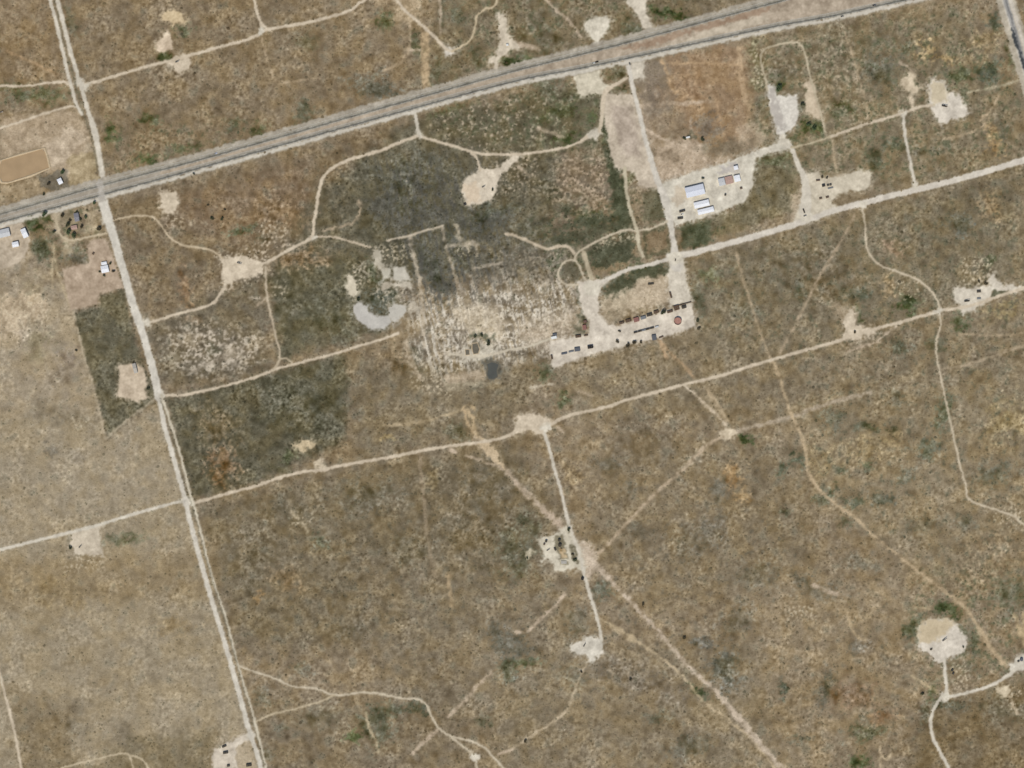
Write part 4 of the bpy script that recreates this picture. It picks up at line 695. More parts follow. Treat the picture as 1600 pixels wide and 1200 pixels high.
road(off(S_, -0.8), 7.4, (155,147,131), 'highway_carriageway', 'southern carriageway of the highway', soft=1.2, warp=.12, tex=4, fringe=0, material=M_ASPHALT)
road(off(S_, 0.7), 3.2, (100,98,89), alpha=.92, soft=1.6, warp=.25, tex=6, fringe=0)
# paved crossing at the west end, where the lanes close up
area([(-90,358),(0,336),(155,292),(250,268),(250,276),(155,302),(0,344),(-90,368)], (156,147,131), alpha=.75, soft=3, warp=.3, tex=5, fringe=0)
road([(156,286),(158,298),(159,310)], 10, (176,168,154), alpha=.85, fringe=0, soft=3)
# bypass road in the northeast corner
NE = [(1548,-80),(1571,0),(1586,50),(1600,100),(1625,180),(1650,260)]
road(off(NE, 0), 29, (178,167,146), 'bypass_verge', 'tan graded verge of the corner road in the northeast', soft=2.5, warp=.5, tex=8, fringe=4)
road([(x - 4.5, y) for x, y in NE], 3, (198,190,174), alpha=.8, fringe=0)
road([(x + 8, y) for x, y in NE], 5, (200,190,174), alpha=.8, fringe=0)
road(NE, 7.4, (158,154,146), 'bypass_road', 'paved corner road in the northeast', soft=1.2, warp=.12, tex=4, fringe=0, material=M_ASPHALT)
road([(x + .6, y) for x, y in NE], 2.6, (112,110,106), alpha=.85, fringe=0, soft=1.6, tex=4)
road([(1580,46),(1586,62),(1594,86),(1602,112),(1625,186)], 4.6, (64,67,68), alpha=.95, fringe=0, soft=1.4, warp=.5, tex=5)

cov = np.clip(cov, 20, 236)
COVL = lin(cov).astype(np.float32)

# no growth in the reservoirs
for P_ in ([(-8,250),(36,239),(70,230),(79,263),(46,276),(14,287),(-8,287)], [(757,563),(782,563),(780,596),(756,596)], [(736,534),(751,534),(750,556),(736,556)], [(725,544),(736,544),(736,557),(725,557)]):
    s_ = win(min(p[0] for p in P_), min(p[1] for p in P_), max(p[0] for p in P_), max(p[1] for p in P_), 3)
    dens[s_] *= poly_sdf(P_, xx[s_], yy[s_]) > 0

# ------------------------------------------------------------------ meshes: one ground sheet to the horizon, and one sheet for each made surface
def sample(px, py):
    x = np.clip(px + MG, 0, GW - 1.001); y = np.clip(py + MG, 0, GH - 1.001)
    j = x.astype(int); i = y.astype(int); fx = (x - j)[:, None]; fy = (y - i)[:, None]
    return (COVL[i, j] * (1 - fx) * (1 - fy) + COVL[i, j + 1] * fx * (1 - fy) + COVL[i + 1, j] * (1 - fx) * fy + COVL[i + 1, j + 1] * fx * fy)

def raw_mesh(name, V, F, colors, material, nv):
    me = bpy.data.meshes.new(name)
    me.vertices.add(len(V)); me.vertices.foreach_set('co', np.ascontiguousarray(V, np.float32).ravel())
    n = len(F)
    me.loops.add(n * nv); me.loops.foreach_set('vertex_index', np.ascontiguousarray(F, np.int32).ravel())
    me.polygons.add(n)
    me.polygons.foreach_set('loop_start', np.arange(0, n * nv, nv, dtype=np.int32))
    me.polygons.foreach_set('loop_total', np.full(n, nv, np.int32))
    me.update(calc_edges=True)
    if colors is not None:
        at = me.attributes.new('cover', 'FLOAT_COLOR', 'POINT')
        rgba = np.ones((len(V), 4), np.float32); rgba[:, :3] = colors
        at.data.foreach_set('color', rgba.ravel())
    me.materials.append(material)
    o = bpy.data.objects.new(name, me)
    COL.objects.link(o)
    return o

def axis(n, half):
    a = np.arange(-half * 0 - 60, n + 60 + 1, 1.6)
    outer = np.array([80, 120, 200, 400, 900, 2500, 7000, 16000.0])
    return np.concatenate([-outer[::-1], a, n + outer])
ax_, ay_ = axis(W, 0), axis(H, 0)
PX, PY = np.meshgrid(ax_, ay_)
px, py = PX.ravel(), PY.ravel()
XW, YW = wx(px), wy(py)
colr = sample(px, py)
far = (px < -70) | (px > W + 70) | (py < -70) | (py > H + 70)
colr[far] = lin((131,116,94))
V = np.stack([XW, YW, terrain(XW, YW)], 1)
nx_, ny_ = len(ax_), len(ay_)
idx = np.arange(nx_ * ny_).reshape(ny_, nx_)
F = np.stack([idx[1:, :-1], idx[1:, 1:], idx[:-1, 1:], idx[:-1, :-1]], -1).reshape(-1, 4)
ground = raw_mesh('ground', V, F, colr, M_GROUND, 4)
tag(ground, 'brown semi-desert plain of dry scrub and bare soil', None, None, 'structure')

LIFT = 0.09
for k, (nm, lb, mt) in enumerate(FEATS):
    cells = np.argwhere(owner == k + 1)
    if len(cells) < 6: continue
    i0, j0 = cells.min(0); i1, j1 = cells.max(0) + 1
    hh, ww = i1 - i0 + 1, j1 - j0 + 1
    use = -np.ones(hh * ww, np.int64)
    ci, cj = cells[:, 0] - i0, cells[:, 1] - j0
    quads = np.stack([(ci + 1) * ww + cj, (ci + 1) * ww + cj + 1, ci * ww + cj + 1, ci * ww + cj], -1)
    u, inv = np.unique(quads.ravel(), return_inverse=True)
    vy = (u // ww) + i0 - MG - 0.5; vx = (u % ww) + j0 - MG - 0.5
    X, Y = wx(vx), wy(vy)
    o = raw_mesh(nm, np.stack([X, Y, terrain(X, Y) + LIFT], 1), inv.reshape(-1, 4), sample(vx, vy), mt, 4)
    tag(o, lb, None, None, 'structure')
# ------------------------------------------------------------------ low scrub: countless bushes over the plain, as real geometry
dens = np.clip(dens, 0, 2.2)
N = 230000
bx = rng.uniform(-70, W + 70, N).astype(np.float32); by = rng.uniform(-70, H + 70, N).astype(np.float32)
ii = (by + MG).astype(int); jj = (bx + MG).astype(int)
clump = np.clip(0.75 + 0.35 * n9[ii, jj] + 0.25 * n16[ii, jj] - 0.25 * n5[ii, jj], 0.1, 2)
keep = rng.uniform(0, 1, N) < np.clip(dens[ii, jj] * clump * 0.36, 0, 1)
keep &= owner[ii, jj] == 0
bx, by, ii, jj = bx[keep], by[keep], ii[keep], jj[keep]
n = len(bx)
rad = np.clip(rng.lognormal(0.18, 0.38, n), 0.6, 3.0)      # metres
big = rng.uniform(0, 1, n) < 0.01
rad[big] = rng.uniform(1.7, 3.3, big.sum())
hgt = rad * rng.uniform(0.35, 0.75, n)
NS = 6
ang = np.linspace(0, 2 * np.pi, NS, endpoint=False)[None, :] + rng.uniform(0, 6.28, (n, 1))
rr = rad[:, None] * rng.uniform(0.65, 1.25, (n, NS))
cx, cy = wx(bx), wy(by)
V = np.zeros((n, NS + 1, 3), np.float32)
V[:, :NS, 0] = cx[:, None] + rr * np.cos(ang); V[:, :NS, 1] = cy[:, None] + rr * np.sin(ang)
zg = terrain(cx, cy)
V[:, :NS, 2] = zg[:, None] + hgt[:, None] * rng.uniform(0.0, 0.35, (n, NS))
V[:, NS, 0] = cx + rad * rng.uniform(-.3, .3, n); V[:, NS, 1] = cy + rad * rng.uniform(-.3, .3, n); V[:, NS, 2] = zg + hgt
base = np.arange(n)[:, None, None] * (NS + 1)
fan = np.array([[k, (k + 1) % NS, NS] for k in range(NS)])[None]
F = (base + fan).reshape(-1, 3)
under = COVL[ii, jj]
leaf = lin((100, 100, 72)).astype(np.float32)
dry = lin((150, 128, 92)).astype(np.float32)
green = lin((84, 92, 62)).astype(np.float32)
t = rng.uniform(0, 1, (n, 1)).astype(np.float32)
own = np.where(t < 0.22, dry, np.where(t > 0.85, green, leaf))
c = under * 0.8 + own * 0.2 * (under.mean(1, keepdims=True) / 0.2) ** 0.5
c = c * rng.uniform(0.68, 1.08, (n, 1)).astype(np.float32)
c[big] *= 0.8
cols = np.repeat(c[:, None, :], NS + 1, 1).reshape(-1, 3)
scrub = raw_mesh('scrub_bushes', V.reshape(-1, 3), F, cols, M_SCRUB, 3)
tag(scrub, 'low dry scrub bushes covering the plain', 'scrub', None, 'stuff')
print('scrub', n, 'features', len(FEATS))
# ------------------------------------------------------------------ builders for things
class MB:
    def __init__(self): self.v, self.f = [], []
    def add(self, vs, fs):
        b = len(self.v); self.v += [tuple(map(float, q_)) for q_ in vs]; self.f += [tuple(i + b for i in g) for g in fs]; return self
    def box(self, x0, x1, y0, y1, z0, z1):
        vs = [(x0,y0,z0),(x1,y0,z0),(x1,y1,z0),(x0,y1,z0),(x0,y0,z1),(x1,y0,z1),(x1,y1,z1),(x0,y1,z1)]
        return self.add(vs, [(3,2,1,0),(4,5,6,7),(0,1,5,4),(1,2,6,5),(2,3,7,6),(3,0,4,7)])
    def cyl(self, cx, cy, z0, r, h, n=20, r2=None, axis='z', cap=True):
        r2 = r if r2 is None else r2
        a = [(cx + r * math.cos(2*math.pi*k/n), cy + r * math.sin(2*math.pi*k/n), z0) for k in range(n)]
        b = [(cx + r2 * math.cos(2*math.pi*k/n), cy + r2 * math.sin(2*math.pi*k/n), z0 + h) for k in range(n)]
        fs = [(k, (k+1) % n, n + (k+1) % n, n + k) for k in range(n)]
        if cap: fs += [tuple(range(n))[::-1], tuple(range(n, 2*n))]
        vs = a + b
        if axis == 'x': vs = [(z - z0, x - cx, y) for x, y, z in vs]        # lies along x; caller uses cx=0, cy=height
        return self.add(vs, fs)
    def bar(self, p, q_, w, d=None):
        d = d or w
        p, q_ = Vector(p), Vector(q_); u = (q_ - p).normalized()
        s = u.cross(Vector((0,0,1))); s = s.normalized() if s.length > 1e-4 else Vector((1,0,0)); t = s.cross(u)
        vs = []
        for e in (p, q_):
            for a, b in ((-1,-1),(1,-1),(1,1),(-1,1)): vs.append(e + s * a * w / 2 + t * b * d / 2)
        return self.add(vs, [(3,2,1,0),(4,5,6,7),(0,1,5,4),(1,2,6,5),(2,3,7,6),(3,0,4,7)])
    def build(self, name, m, parent=None, label=None):
        me = bpy.data.meshes.new(name); me.from_pydata(self.v, [], self.f); me.update(); me.materials.append(m)
        o = bpy.data.objects.new(name, me); COL.objects.link(o)
        if parent: o.parent = parent
        if label: o['label'] = label
        return o

GRID = 13.5        # the yards and sheds follow the section lines, turned this far from east
def thing(name, label, cat, x, y, rot=0.0, group=None, lift=LIFT):
    o = bpy.data.objects.new(name, None); o.empty_display_size = 2
    X, Y = wx(x), wy(y)
    o.location = (X, Y, float(terrain(X, Y)) + lift); o.rotation_euler = (0, 0, math.radians(rot))
    COL.objects.link(o)
    return tag(o, label, cat, group)

WHITE = mat('white_metal_roof', (226,226,226), .45); PALEBLUE = mat('pale_blue_metal_roof', (207,209,214), .45)
GREYROOF = mat('grey_metal_roof', (190,190,188), .5); SLATE = mat('slate_shingle', (132,130,134), .9, var=.2)
REDROOF = mat('faded_red_roof', (174,146,132), .85, var=.2); WALLM = mat('cream_wall', (196,186,168), .9)
DOORM = mat('grey_door', (110,108,104), .7); GLASS = mat('window_glass', (40,48,54), .15)
RUST = mat('rusty_steel', (108,84,70), .9, var=.3); DARKS = mat('dark_weathered_steel', (70,64,54), .85, var=.25)
REDP = mat('faded_red_paint', (138,98,88), .8, var=.2); BROWN = mat('brown_weathered_paint', (92,74,58), .85, var=.25)
GREYP = mat('grey_paint', (120,122,122), .7); WHITEP = mat('white_paint', (222,222,216), .5); RUBBER = mat('rubber', (34,33,32), .95)
BLUEG = mat('blue_grey_paint', (92,94,98), .7); BLACKS = mat('black_steel', (48,44,40), .8); TIMBER = mat('trunk_bark', (92,78,62), .95)
CONC = mat('concrete', (176,170,158), .9); PINKF = mat('rust_stained_floor', (168,126,112), .9, var=.25); YELLOW = mat('ochre_paint', (150,124,82), .7)
def leafmat(nm, c): return mat(nm, c, .95, var=.35, scale=.9)
LEAVES = [leafmat('dark_mesquite_leaves', (74,78,56)), leafmat('green_leaves', (80,94,64)), leafmat('brown_dry_leaves', (84,76,58))]

def shed(name, label, x, y, L, D, h, rot, roof, ridge=True, wall=None, group=None, cat='building', nseam=10):
    """gabled metal building: walls, two-pitch roof with ribs and ridge cap, doors, windows"""
    t = thing(name, label, cat, x, y, rot, group)
    L *= S; D *= S; a, b = L / 2, D / 2; rise = D * .10 if ridge else D * .04
    w = MB().box(-a, a, -b, b, -.2, h)
    w.add([(-a,-b,h),(-a,b,h),(-a,0,h+rise),(a,-b,h),(a,b,h),(a,0,h+rise)], [(0,2,1),(3,4,5)])
    wl = w.build('wall', wall or WALLM, t)
    r = MB(); ov = .4
    for s in (-1, 1):
        y0, y1 = s * (b + ov), 0; z0, z1 = h - rise * ov / b + .05, h + rise + .05
        r.add([(-a-ov,y0,z0),(a+ov,y0,z0),(a+ov,y1,z1),(-a-ov,y1,z1),(-a-ov,y0,z0+.15),(a+ov,y0,z0+.15),(a+ov,y1,z1+.15),(-a-ov,y1,z1+.15)],
              [(3,2,1,0),(4,5,6,7),(0,1,5,4),(1,2,6,5),(2,3,7,6),(3,0,4,7)] if s < 0 else [(0,1,2,3),(7,6,5,4),(4,5,1,0),(5,6,2,1),(6,7,3,2),(7,4,0,3)])
        for k in range(nseam + 1):
            xs = -a + 2 * a * k / nseam
            r.bar((xs, y0, z0 + .2), (xs, y1, z1 + .2), .12, .1)
    rf = r.build('roof', roof, t)
    MB().box(-a-ov, a+ov, -.35, .35, h + rise + .16, h + rise + .34).build('ridge_cap', roof, rf)
    nd = 2 if L > 20 else 1
    for k in range(nd):
        xc = (k - (nd - 1) / 2) * L / 2.2; dw, dh = min(4.2, L * .2), min(4.0, h * .75)
        d = MB().box(xc - dw/2, xc + dw/2, -b - .08, -b + .02, 0, dh).build('door', DOORM, t)
        MB().box(xc + dw/2 - .5, xc + dw/2 - .25, -b - .16, -b - .08, dh * .4, dh * .4 + .3).build('handle', BLACKS, d)
    for s in (-1, 1):
        MB().box(s * L * .42 - .6, s * L * .42 + .6, -b - .06, -b + .02, h * .4, h * .4 + 1.0).build('window', GLASS, t)
    return t

def round_tank(label, x, y, r, h, m, open_top=False, floor=None, group=None):
    t = thing('storage_tank', label, 'tank', x, y, 10, group)
    s = MB().cyl(0, 0, 0, r, h, 28, cap=False)
    if open_top: s.cyl(0, 0, 0, r - .15, h, 28, cap=False)
    s.build('shell', m, t)
    if open_top:
        MB().cyl(0, 0, .1, r - .2, h * .45, 28).build('floor', floor or PINKF, t)
        rm = MB()
        for k in range(28):
            a0, a1 = 2*math.pi*k/28, 2*math.pi*(k+1)/28
            rm.bar((r*math.cos(a0), r*math.sin(a0), h), (r*math.cos(a1), r*math.sin(a1), h), .35, .3)
        rm.build('rim', RUST, t)
    else:
        rf = MB().cyl(0, 0, h, r * 1.02, r * .16, 28, r2=.3).build('roof', m, t)
        MB().cyl(r * .5, 0, h + r * .06, .4, .35, 10).build('hatch', GREYP, rf)
    l = MB()
    for s_ in (-.3, .3): l.bar((r + .12, s_, 0), (r + .12, s_, h + .8), .08)
    for k in range(int(h / .5)): l.bar((r + .12, -.3, .4 + k * .5), (r + .12, .3, .4 + k * .5), .05)
    l.build('ladder', GREYP, t)
    return t

def box_tank(label, x, y, L, D, h, rot, m, group=None, name='skid_tank', cat='tank', top=None):
    """steel skid tank or container: ribbed body, roof, skids, end door, hatches"""
    t = thing(name, label, cat, x, y, rot, group)
    L *= S; D *= S; a, b = L / 2, D / 2
    w = MB().box(-a, a, -b, b, .25, h)
    n = max(3, int(L / 1.4))
    for k in range(n + 1):
        xs = -a + L * k / n
        for s in (-1, 1): w.box(xs - .06, xs + .06, s * b - .07, s * b + .07, .25, h - .05)
    w.build('body', m, t)
    rf = MB().box(-a - .05, a + .05, -b - .05, b + .05, h, h + .12).build('roof', top or m, t)
    for k in (-1, 1): MB().cyl(k * a * .5, 0, h + .12, .45, .2, 12).build('hatch', GREYP, rf)
    for s in (-1, 1): MB().box(-a, a, s * b * .6 - .15, s * b * .6 + .15, 0, .25).build('skid', BLACKS, t)
    MB().box(a, a + .08, -b * .8, b * .8, .4, h - .2).build('end_door', DOORM, t)
    return t

def wheels(t, xs, half, r=.5):
    for x_ in xs:
        for s in (-1, 1):
            mb = MB(); n = 14
            vs = [(x_ + r * math.cos(2*math.pi*k/n), s * half + e, r + r * math.sin(2*math.pi*k/n)) for e in (-.15, .15) for k in range(n)]
            mb.add(vs, [(k, (k+1) % n, n + (k+1) % n, n + k) for k in range(n)] + [tuple(range(n)), tuple(range(n, 2*n))[::-1]])
            w = mb.build('wheel', RUBBER, t)
            MB().box(x_ - r*.4, x_ + r*.4, s * half + s * .15, s * half + s * .19, r * .6, r * 1.4).build('rim', GREYP, w)

def trailer(label, x, y, L, D, h, rot, m, group=None, tanker=False):
    t = thing('trailer', label, 'trailer', x, y, rot, group)
    L *= S; D *= S; a, b = L / 2, D / 2
    MB().box(-a, a, -b * .5, b * .5, .75, 1.05).build('chassis', BLACKS, t)
    if tanker:
        mb = MB(); mb.cyl(0, 1.1 + b, 0, b, L, 16, axis='x'); mb.v = [(vx_ - a, vy_, vz_) for vx_, vy_, vz_ in mb.v]
        mb.build('tank', m, t)
    else:
        bd = MB().box(-a, a, -b, b, 1.05, h).build('body', m, t)
        MB().box(-a - .05, a + .05, -b - .05, b + .05, h, h + .1).build('roof', m, bd)
        MB().box(a, a + .06, -b * .85, b * .85, 1.2, h - .2).build('rear_door', DOORM, t)
    wheels(t, (-a * .75, -a * .55), max(b - .25, .6))
    for s in (-1, 1): MB().bar((a * .7, s * b * .5, .8), (a * .7, s * b * .5, 0), .15).build('landing_leg', GREYP, t)
    return t

def truck(label, x, y, rot, m, cat='truck', name='pickup_truck', L=5.8, big=1.0, group=None):
    t = thing(name, label, cat, x, y, rot, group, lift=LIFT)
    a, b = L / 2, 1.0 * big
    MB().box(-a, a, -b, b, .5, 1.05 * big).build('body', m, t)
    c = MB(); z0, z1 = 1.05 * big, 1.9 * big
    c.add([(-a*.15,-b,z0),(a*.55,-b,z0),(a*.55,b,z0),(-a*.15,b,z0),(-a*.1,-b*.85,z1),(a*.35,-b*.85,z1),(a*.35,b*.85,z1),(-a*.1,b*.85,z1)],
          [(3,2,1,0),(4,5,6,7),(0,1,5,4),(1,2,6,5),(2,3,7,6),(3,0,4,7)])
    c.build('cab', m, t)
    MB().add([(a*.56,-b*.9,z0+.05),(a*.56,b*.9,z0+.05),(a*.37,b*.78,z1-.05),(a*.37,-b*.78,z1-.05)], [(0,1,2,3)]).build('windscreen', GLASS, t)
    MB().box(-a * .96, -a * .2, -b * .85, b * .85, 1.06 * big, 1.08 * big).build('load_bed', BLACKS, t)
    for s in (-1, 1): MB().box(a, a + .05, s * b * .7 - .2, s * b * .7 + .2, .75, .95).build('headlight', GLASS, t)
    wheels(t, (-a * .6, a * .62), b - .05, .42 * big)
    return t

def pumpjack(label, x, y, rot, k=1.0, m=None):
    m = m or BLACKS
    t = thing('pump_jack', label, 'pump jack', x, y, rot)
    MB().box(-5*k, 5*k, -1.6*k, 1.6*k, 0, .5).build('base', CONC if k < .9 else DARKS, t)
    p = MB()
    for sx in (-1.1, 1.1):
        for sy in (-1, 1): p.bar((sx*k*1.3, sy*1.3*k, .5), (0, sy*.3*k, 5.2*k), .4*k)
    p.build('samson_post', m, t)
    bm = MB().bar((-4.2*k, 0, 5.0*k), (4.6*k, 0, 5.9*k), .8*k, .7*k).build('walking_beam', m, t)
    hh = MB()
    for j in range(6):
        a0 = -.5 + j * .25
        hh.box(4.4*k + .6*k*math.cos(a0), 5.4*k + .5*k*math.cos(a0), -.45*k, .45*k, 5.0*k + j*.35*k - .9*k, 5.4*k + j*.35*k - .9*k)
    hh.build('horse_head', m, bm)
    for s in (-1, 1):
        cr = MB().bar((-3.6*k, s*1.2*k, 2.2*k), (-4.2*k, s*1.0*k, 5.0*k), .3*k).build('pitman_arm', m, t)
        MB().box(-4.6*k, -2.6*k, s*1.2*k - .3*k, s*1.2*k + .3*k, 1.4*k, 2.8*k).build('counterweight', DARKS, t)
    MB().box(-5.6*k, -4.2*k, -.9*k, .9*k, .5, 1.9*k).build('motor', GREYP, t)
    MB().cyl(5.2*k, 0, .5, .25*k, 2.2*k, 10).build('wellhead', RUST, t)
    return t

# trees: tapered trunk with limbs, crown of leaf clumps; a few crowns shared by all
CROWNS = []
for ci_ in range(5):
    r = random.Random(40 + ci_); mb = MB()
    lobes = [(r.uniform(-.5,.5), r.uniform(-.5,.5), r.uniform(.45,.8), r.uniform(.32,.55)) for _ in range(7)]
    for k in range(230):
        lx, ly, lz, lr = r.choice(lobes)
        d = Vector((r.gauss(0,1), r.gauss(0,1), r.gauss(0,1))).normalized() * lr * r.uniform(.45, 1.0)
        c = Vector((lx + d.x, ly + d.y, max(.15, lz + d.z * .7)))
        e1 = Vector((r.gauss(0,1), r.gauss(0,1), r.gauss(0,.5))).normalized() * r.uniform(.09,.17); e2 = Vector((r.gauss(0,1), r.gauss(0,1), r.gauss(0,.5))).normalized() * r.uniform(.09,.17)
        mb.add([c - e1, c + e2, c + e1, c - e2], [(0,1,2,3)])
    CROWNS.append(mb)
_cm = {}
def tree(label, x, y, rpx, kind=0, group=None, name='mesquite_tree', cat='tree', squash=1.0):
    t = thing(name, label, cat, x, y, random.uniform(0, 360), group, lift=0.0)
    R = rpx * S; hgt = R * 1.35 * squash; i = random.randrange(5)
    key = (i, kind)
    if key not in _cm:
        me = bpy.data.meshes.new('crown'); me.from_pydata(CROWNS[i].v, [], CROWNS[i].f); me.update(); me.materials.append(LEAVES[kind]); _cm[key] = me
    o = bpy.data.objects.new('crown', _cm[key]); COL.objects.link(o); o.parent = t; o.scale = (R, R, hgt)
    tr = MB().cyl(0, 0, -.3, R * .09, hgt * .5, 7, r2=R * .05)
    for k in range(4):
        a = k * 1.6 + random.random(); tr.bar((0, 0, hgt * .3), (R * .5 * math.cos(a), R * .5 * math.sin(a), hgt * .62), R * .045)
    tr.build('trunk', TIMBER, t)
    return t
# ------------------------------------------------------------------ things in the picture
# workshops in the yard east of the access road
shed('workshop', 'largest pale blue roofed workshop, northernmost of the three stacked sheds', 1085.5, 298.5, 29, 15.5, 6.2, GRID, PALEBLUE)
shed('workshop', 'white roofed workshop, middle one of the three stacked sheds', 1096.0, 319.0, 23.5, 9.0, 4.6, GRID, WHITE)
shed('workshop', 'white roofed workshop, southernmost of the three stacked sheds', 1102.5, 329.5, 25, 7.5, 4.6, GRID, WHITE)
shed('office_building', 'pale grey roofed building left of the faded red canopy', 1127.5, 284.5, 9.5, 11, 4.6, GRID, GREYROOF, ridge=False)
shed('canopy_building', 'faded red roofed building between two pale ones in the workshop yard', 1139.0, 281.5, 11.5, 11.5, 3.4, GRID, REDROOF, ridge=False)
shed('office_building', 'small white roofed building right of the faded red canopy', 1151.5, 279.0, 9, 9.5, 4.6, GRID, WHITE, ridge=False)
shed('small_shed', 'small white box shed at the north edge of the workshop yard', 1149.5, 262.5, 6.0, 5.5, 5.4, GRID, WHITE, ridge=False, nseam=4)
tree('dark round tree at the corner of the largest pale blue workshop', 1098.2, 279.0, 3.0, 0)
truck('white pickup truck parked at the southwest corner of the workshop yard', 1066, 334.5, 22, WHITEP)
box_tank('dark box added as truck shadow above the white pickup in the workshop yard corner', 1065.8, 330.0, 9, 3, 3.2, 16, DARKS)  # added dark box, stands in for the shadow of a parked truck
box_tank('dark box added as truck shadow below the white pickup in the workshop yard corner', 1062.8, 341.0, 8.5, 3, 3.0, 6, DARKS)  # another added box in place of a parked truck's shadow
round_tank('small dark tank standing alone in the open workshop yard', 1133.2, 304.5, 1.9, 3.0, DARKS)
box_tank('brown crate at the east edge of the workshop yard', 1158, 294, 3.5, 3, 2.2, GRID, BROWN, name='crate', cat='crate')

# tank yard: rusty boxes along its north edge, trailers in the middle
edge = [(971,504.5,7,3.4,BROWN),(981.5,501.0,8,4.4,BROWN),(994,499.6,8,6.8,REDP),(1005,496.5,8,4.6,GREYP),(1014.5,492.0,8.5,4.2,DARKS),(1025,487.5,7.5,4.2,BROWN),(1046.5,487.0,8.5,3.4,BROWN),(1056.8,481.0,8,7.4,BROWN),(1068.5,480.0,7,4.0,DARKS)]
names = ['westernmost brown skid tank in the row along the tank yard','second brown skid tank from the west in the tank yard row','squarish faded red skid tank in the tank yard row','grey skid tank next to the faded red one','dark skid tank in the middle of the tank yard row','brown skid tank just left of the tree in the tank yard row','narrow brown skid tank just right of the tree in the tank yard row','big square brown skid tank near the east end of the tank yard row','dark skid tank at the east end of the tank yard row']
for (x, y, L, D, m), lb in zip(edge, names):
    box_tank(lb, x, y, L, D, 3.4, GRID + 2, m, 'skid tanks along the tank yard edge')
tree('green tree standing in the row of skid tanks', 1035.3, 487.5, 5.6, 0)
t = thing('pipe_rack', 'long dark pipe rack at the northeast corner of the tank yard', 'pipe rack', 1067, 475.5, 15.5)
for k in range(4): MB().box(-16, 16, -1.0 + k * .6, -.6 + k * .6, 1.5, 1.9).build('pipe', BROWN, t)
for k in range(6): MB().box(-15 + k * 6, -14.6 + k * 6, -1.2, 1.4, 0, 1.5).build('support', DARKS, t)
for k, (x, y) in enumerate([(993.0,519.4),(999.6,517.6),(1005.8,516.0),(1012.0,514.4),(1018.6,512.6)]):
    trailer(['first','second','third','fourth','fifth'][k] + ' trailer from the west in the line of five in the tank yard', x, y, 6.0, 2.2, 3.2, GRID + 1, DARKS if k != 2 else GREYP, 'trailers lined up in the tank yard')
trailer('pale trailer faintly seen past the east end of the five trailers', 1026, 510.8, 5.5, 2.0, 3.0, GRID + 1, GREYROOF)
for x, y, L, D, m, lb in [(881.5,552.4,9,2.4,BLUEG,'western flat grey trailer in the west end of the tank yard'),(892.4,549.4,8,2.0,GREYP,'narrow grey trailer between two others in the west end of the tank yard')]:
    trailer(lb, x, y, L, D, 2.8, GRID - 2, m)
box_tank('big dark container with a pale lid in the west end of the tank yard', 901.8, 546.2, 8.5, 5.6, 3.8, GRID - 6, DARKS, name='container', cat='container', top=BLUEG)
box_tank('short dark brown container standing alone on the white yard', 922.3, 542.2, 8.5, 4.8, 3.6, GRID - 4, BROWN, name='container', cat='container', top=BLACKS)
box_tank('upright narrow brown skid tank at the west tip of the tank yard', 862.0, 558.2, 6.5, 2.6, 3.0, 102, BROWN)
box_tank('red pump skid beside the tank yard entrance', 913.2, 511.5, 7.5, 5.5, 3.2, 100, REDP, name='pump_skid', cat='machine')
box_tank('dark red skid above the red pump skid', 914.2, 502.6, 5, 4, 3.2, 12, RUST, name='pump_skid', cat='machine')
box_tank('dark brown skid tank on the upper edge of the west tank yard', 903.3, 525.6, 8.5, 3.8, 3.4, 8, BROWN)
box_tank('low brown skid at the corner below the red pump skid', 915.5, 524.0, 6.5, 2.0, 1.8, 10, BROWN)
trailer('white trailer with a dark nose north of the west tank yard', 865.5, 527.5, 8.5, 4.0, 3.6, 12, WHITEP)
box_tank('dark box added as trailer shadow, north of the white trailer', 866.5, 522.6, 6.5, 3.0, 3.0, 8, BLUEG, name='crate', cat='crate')  # no real crate: dark box added where the white trailer's shadow falls
box_tank('blue grey container framed by white ground on the south edge of the tank yard', 1021.8, 527.6, 6.5, 8.0, 3.8, GRID - 4, BLUEG, name='container', cat='container')
box_tank('low brown skid on the south edge of the tank yard', 1033, 526.6, 7, 2.2, 1.6, 22, BROWN)
round_tank('round open rust red tank in the east of the tank yard', 1058.8, 501.8, 7.0, 4.4, RUST, True)
tree('largest dark bush on the south edge of the tank yard, westernmost of three', 981, 539, 4.6, 2, 'dark bushes on the south edge of the tank yard', 'mesquite_bush', 'bush', .8)
tree('middle dark bush of three on the south edge of the tank yard', 991, 535.6, 4.4, 2, 'dark bushes on the south edge of the tank yard', 'mesquite_bush', 'bush', .8)
tree('smallest dark bush of three on the south edge of the tank yard', 1001.5, 534.8, 3.0, 2, 'dark bushes on the south edge of the tank yard', 'mesquite_bush', 'bush', .8)
tree('dark upright bush beyond the east end of the tank yard', 1090.3, 501, 3.6, 0, None, 'mesquite_bush', 'bush', .8)
tree('dark low bush just below the bush beyond the east end of the tank yard', 1091.2, 512.6, 3.8, 2, None, 'mesquite_bush', 'bush', .7)
box_tank('narrow dark skid standing upright on the wide pale approach', 1047.8, 461, 9.5, 2.4, 2.6, -74, BROWN)
box_tank('dark flat skid in the sandy lot north of the tank yard', 1017, 443.5, 9, 2.4, 2.4, 4, DARKS)
tree('dark bush on the neck between the two halves of the tank yard', 967.8, 517, 3.0, 2, None, 'mesquite_bush', 'bush', .8)
tree('grey bush on the neck of the tank yard at its south edge', 965, 533, 4.0, 2, None, 'mesquite_bush', 'bush', .8)
truck('dark car standing in the middle of the crossroads', 1055.2, 406.2, 80, BLACKS, 'car', 'car', 4.6, .9)

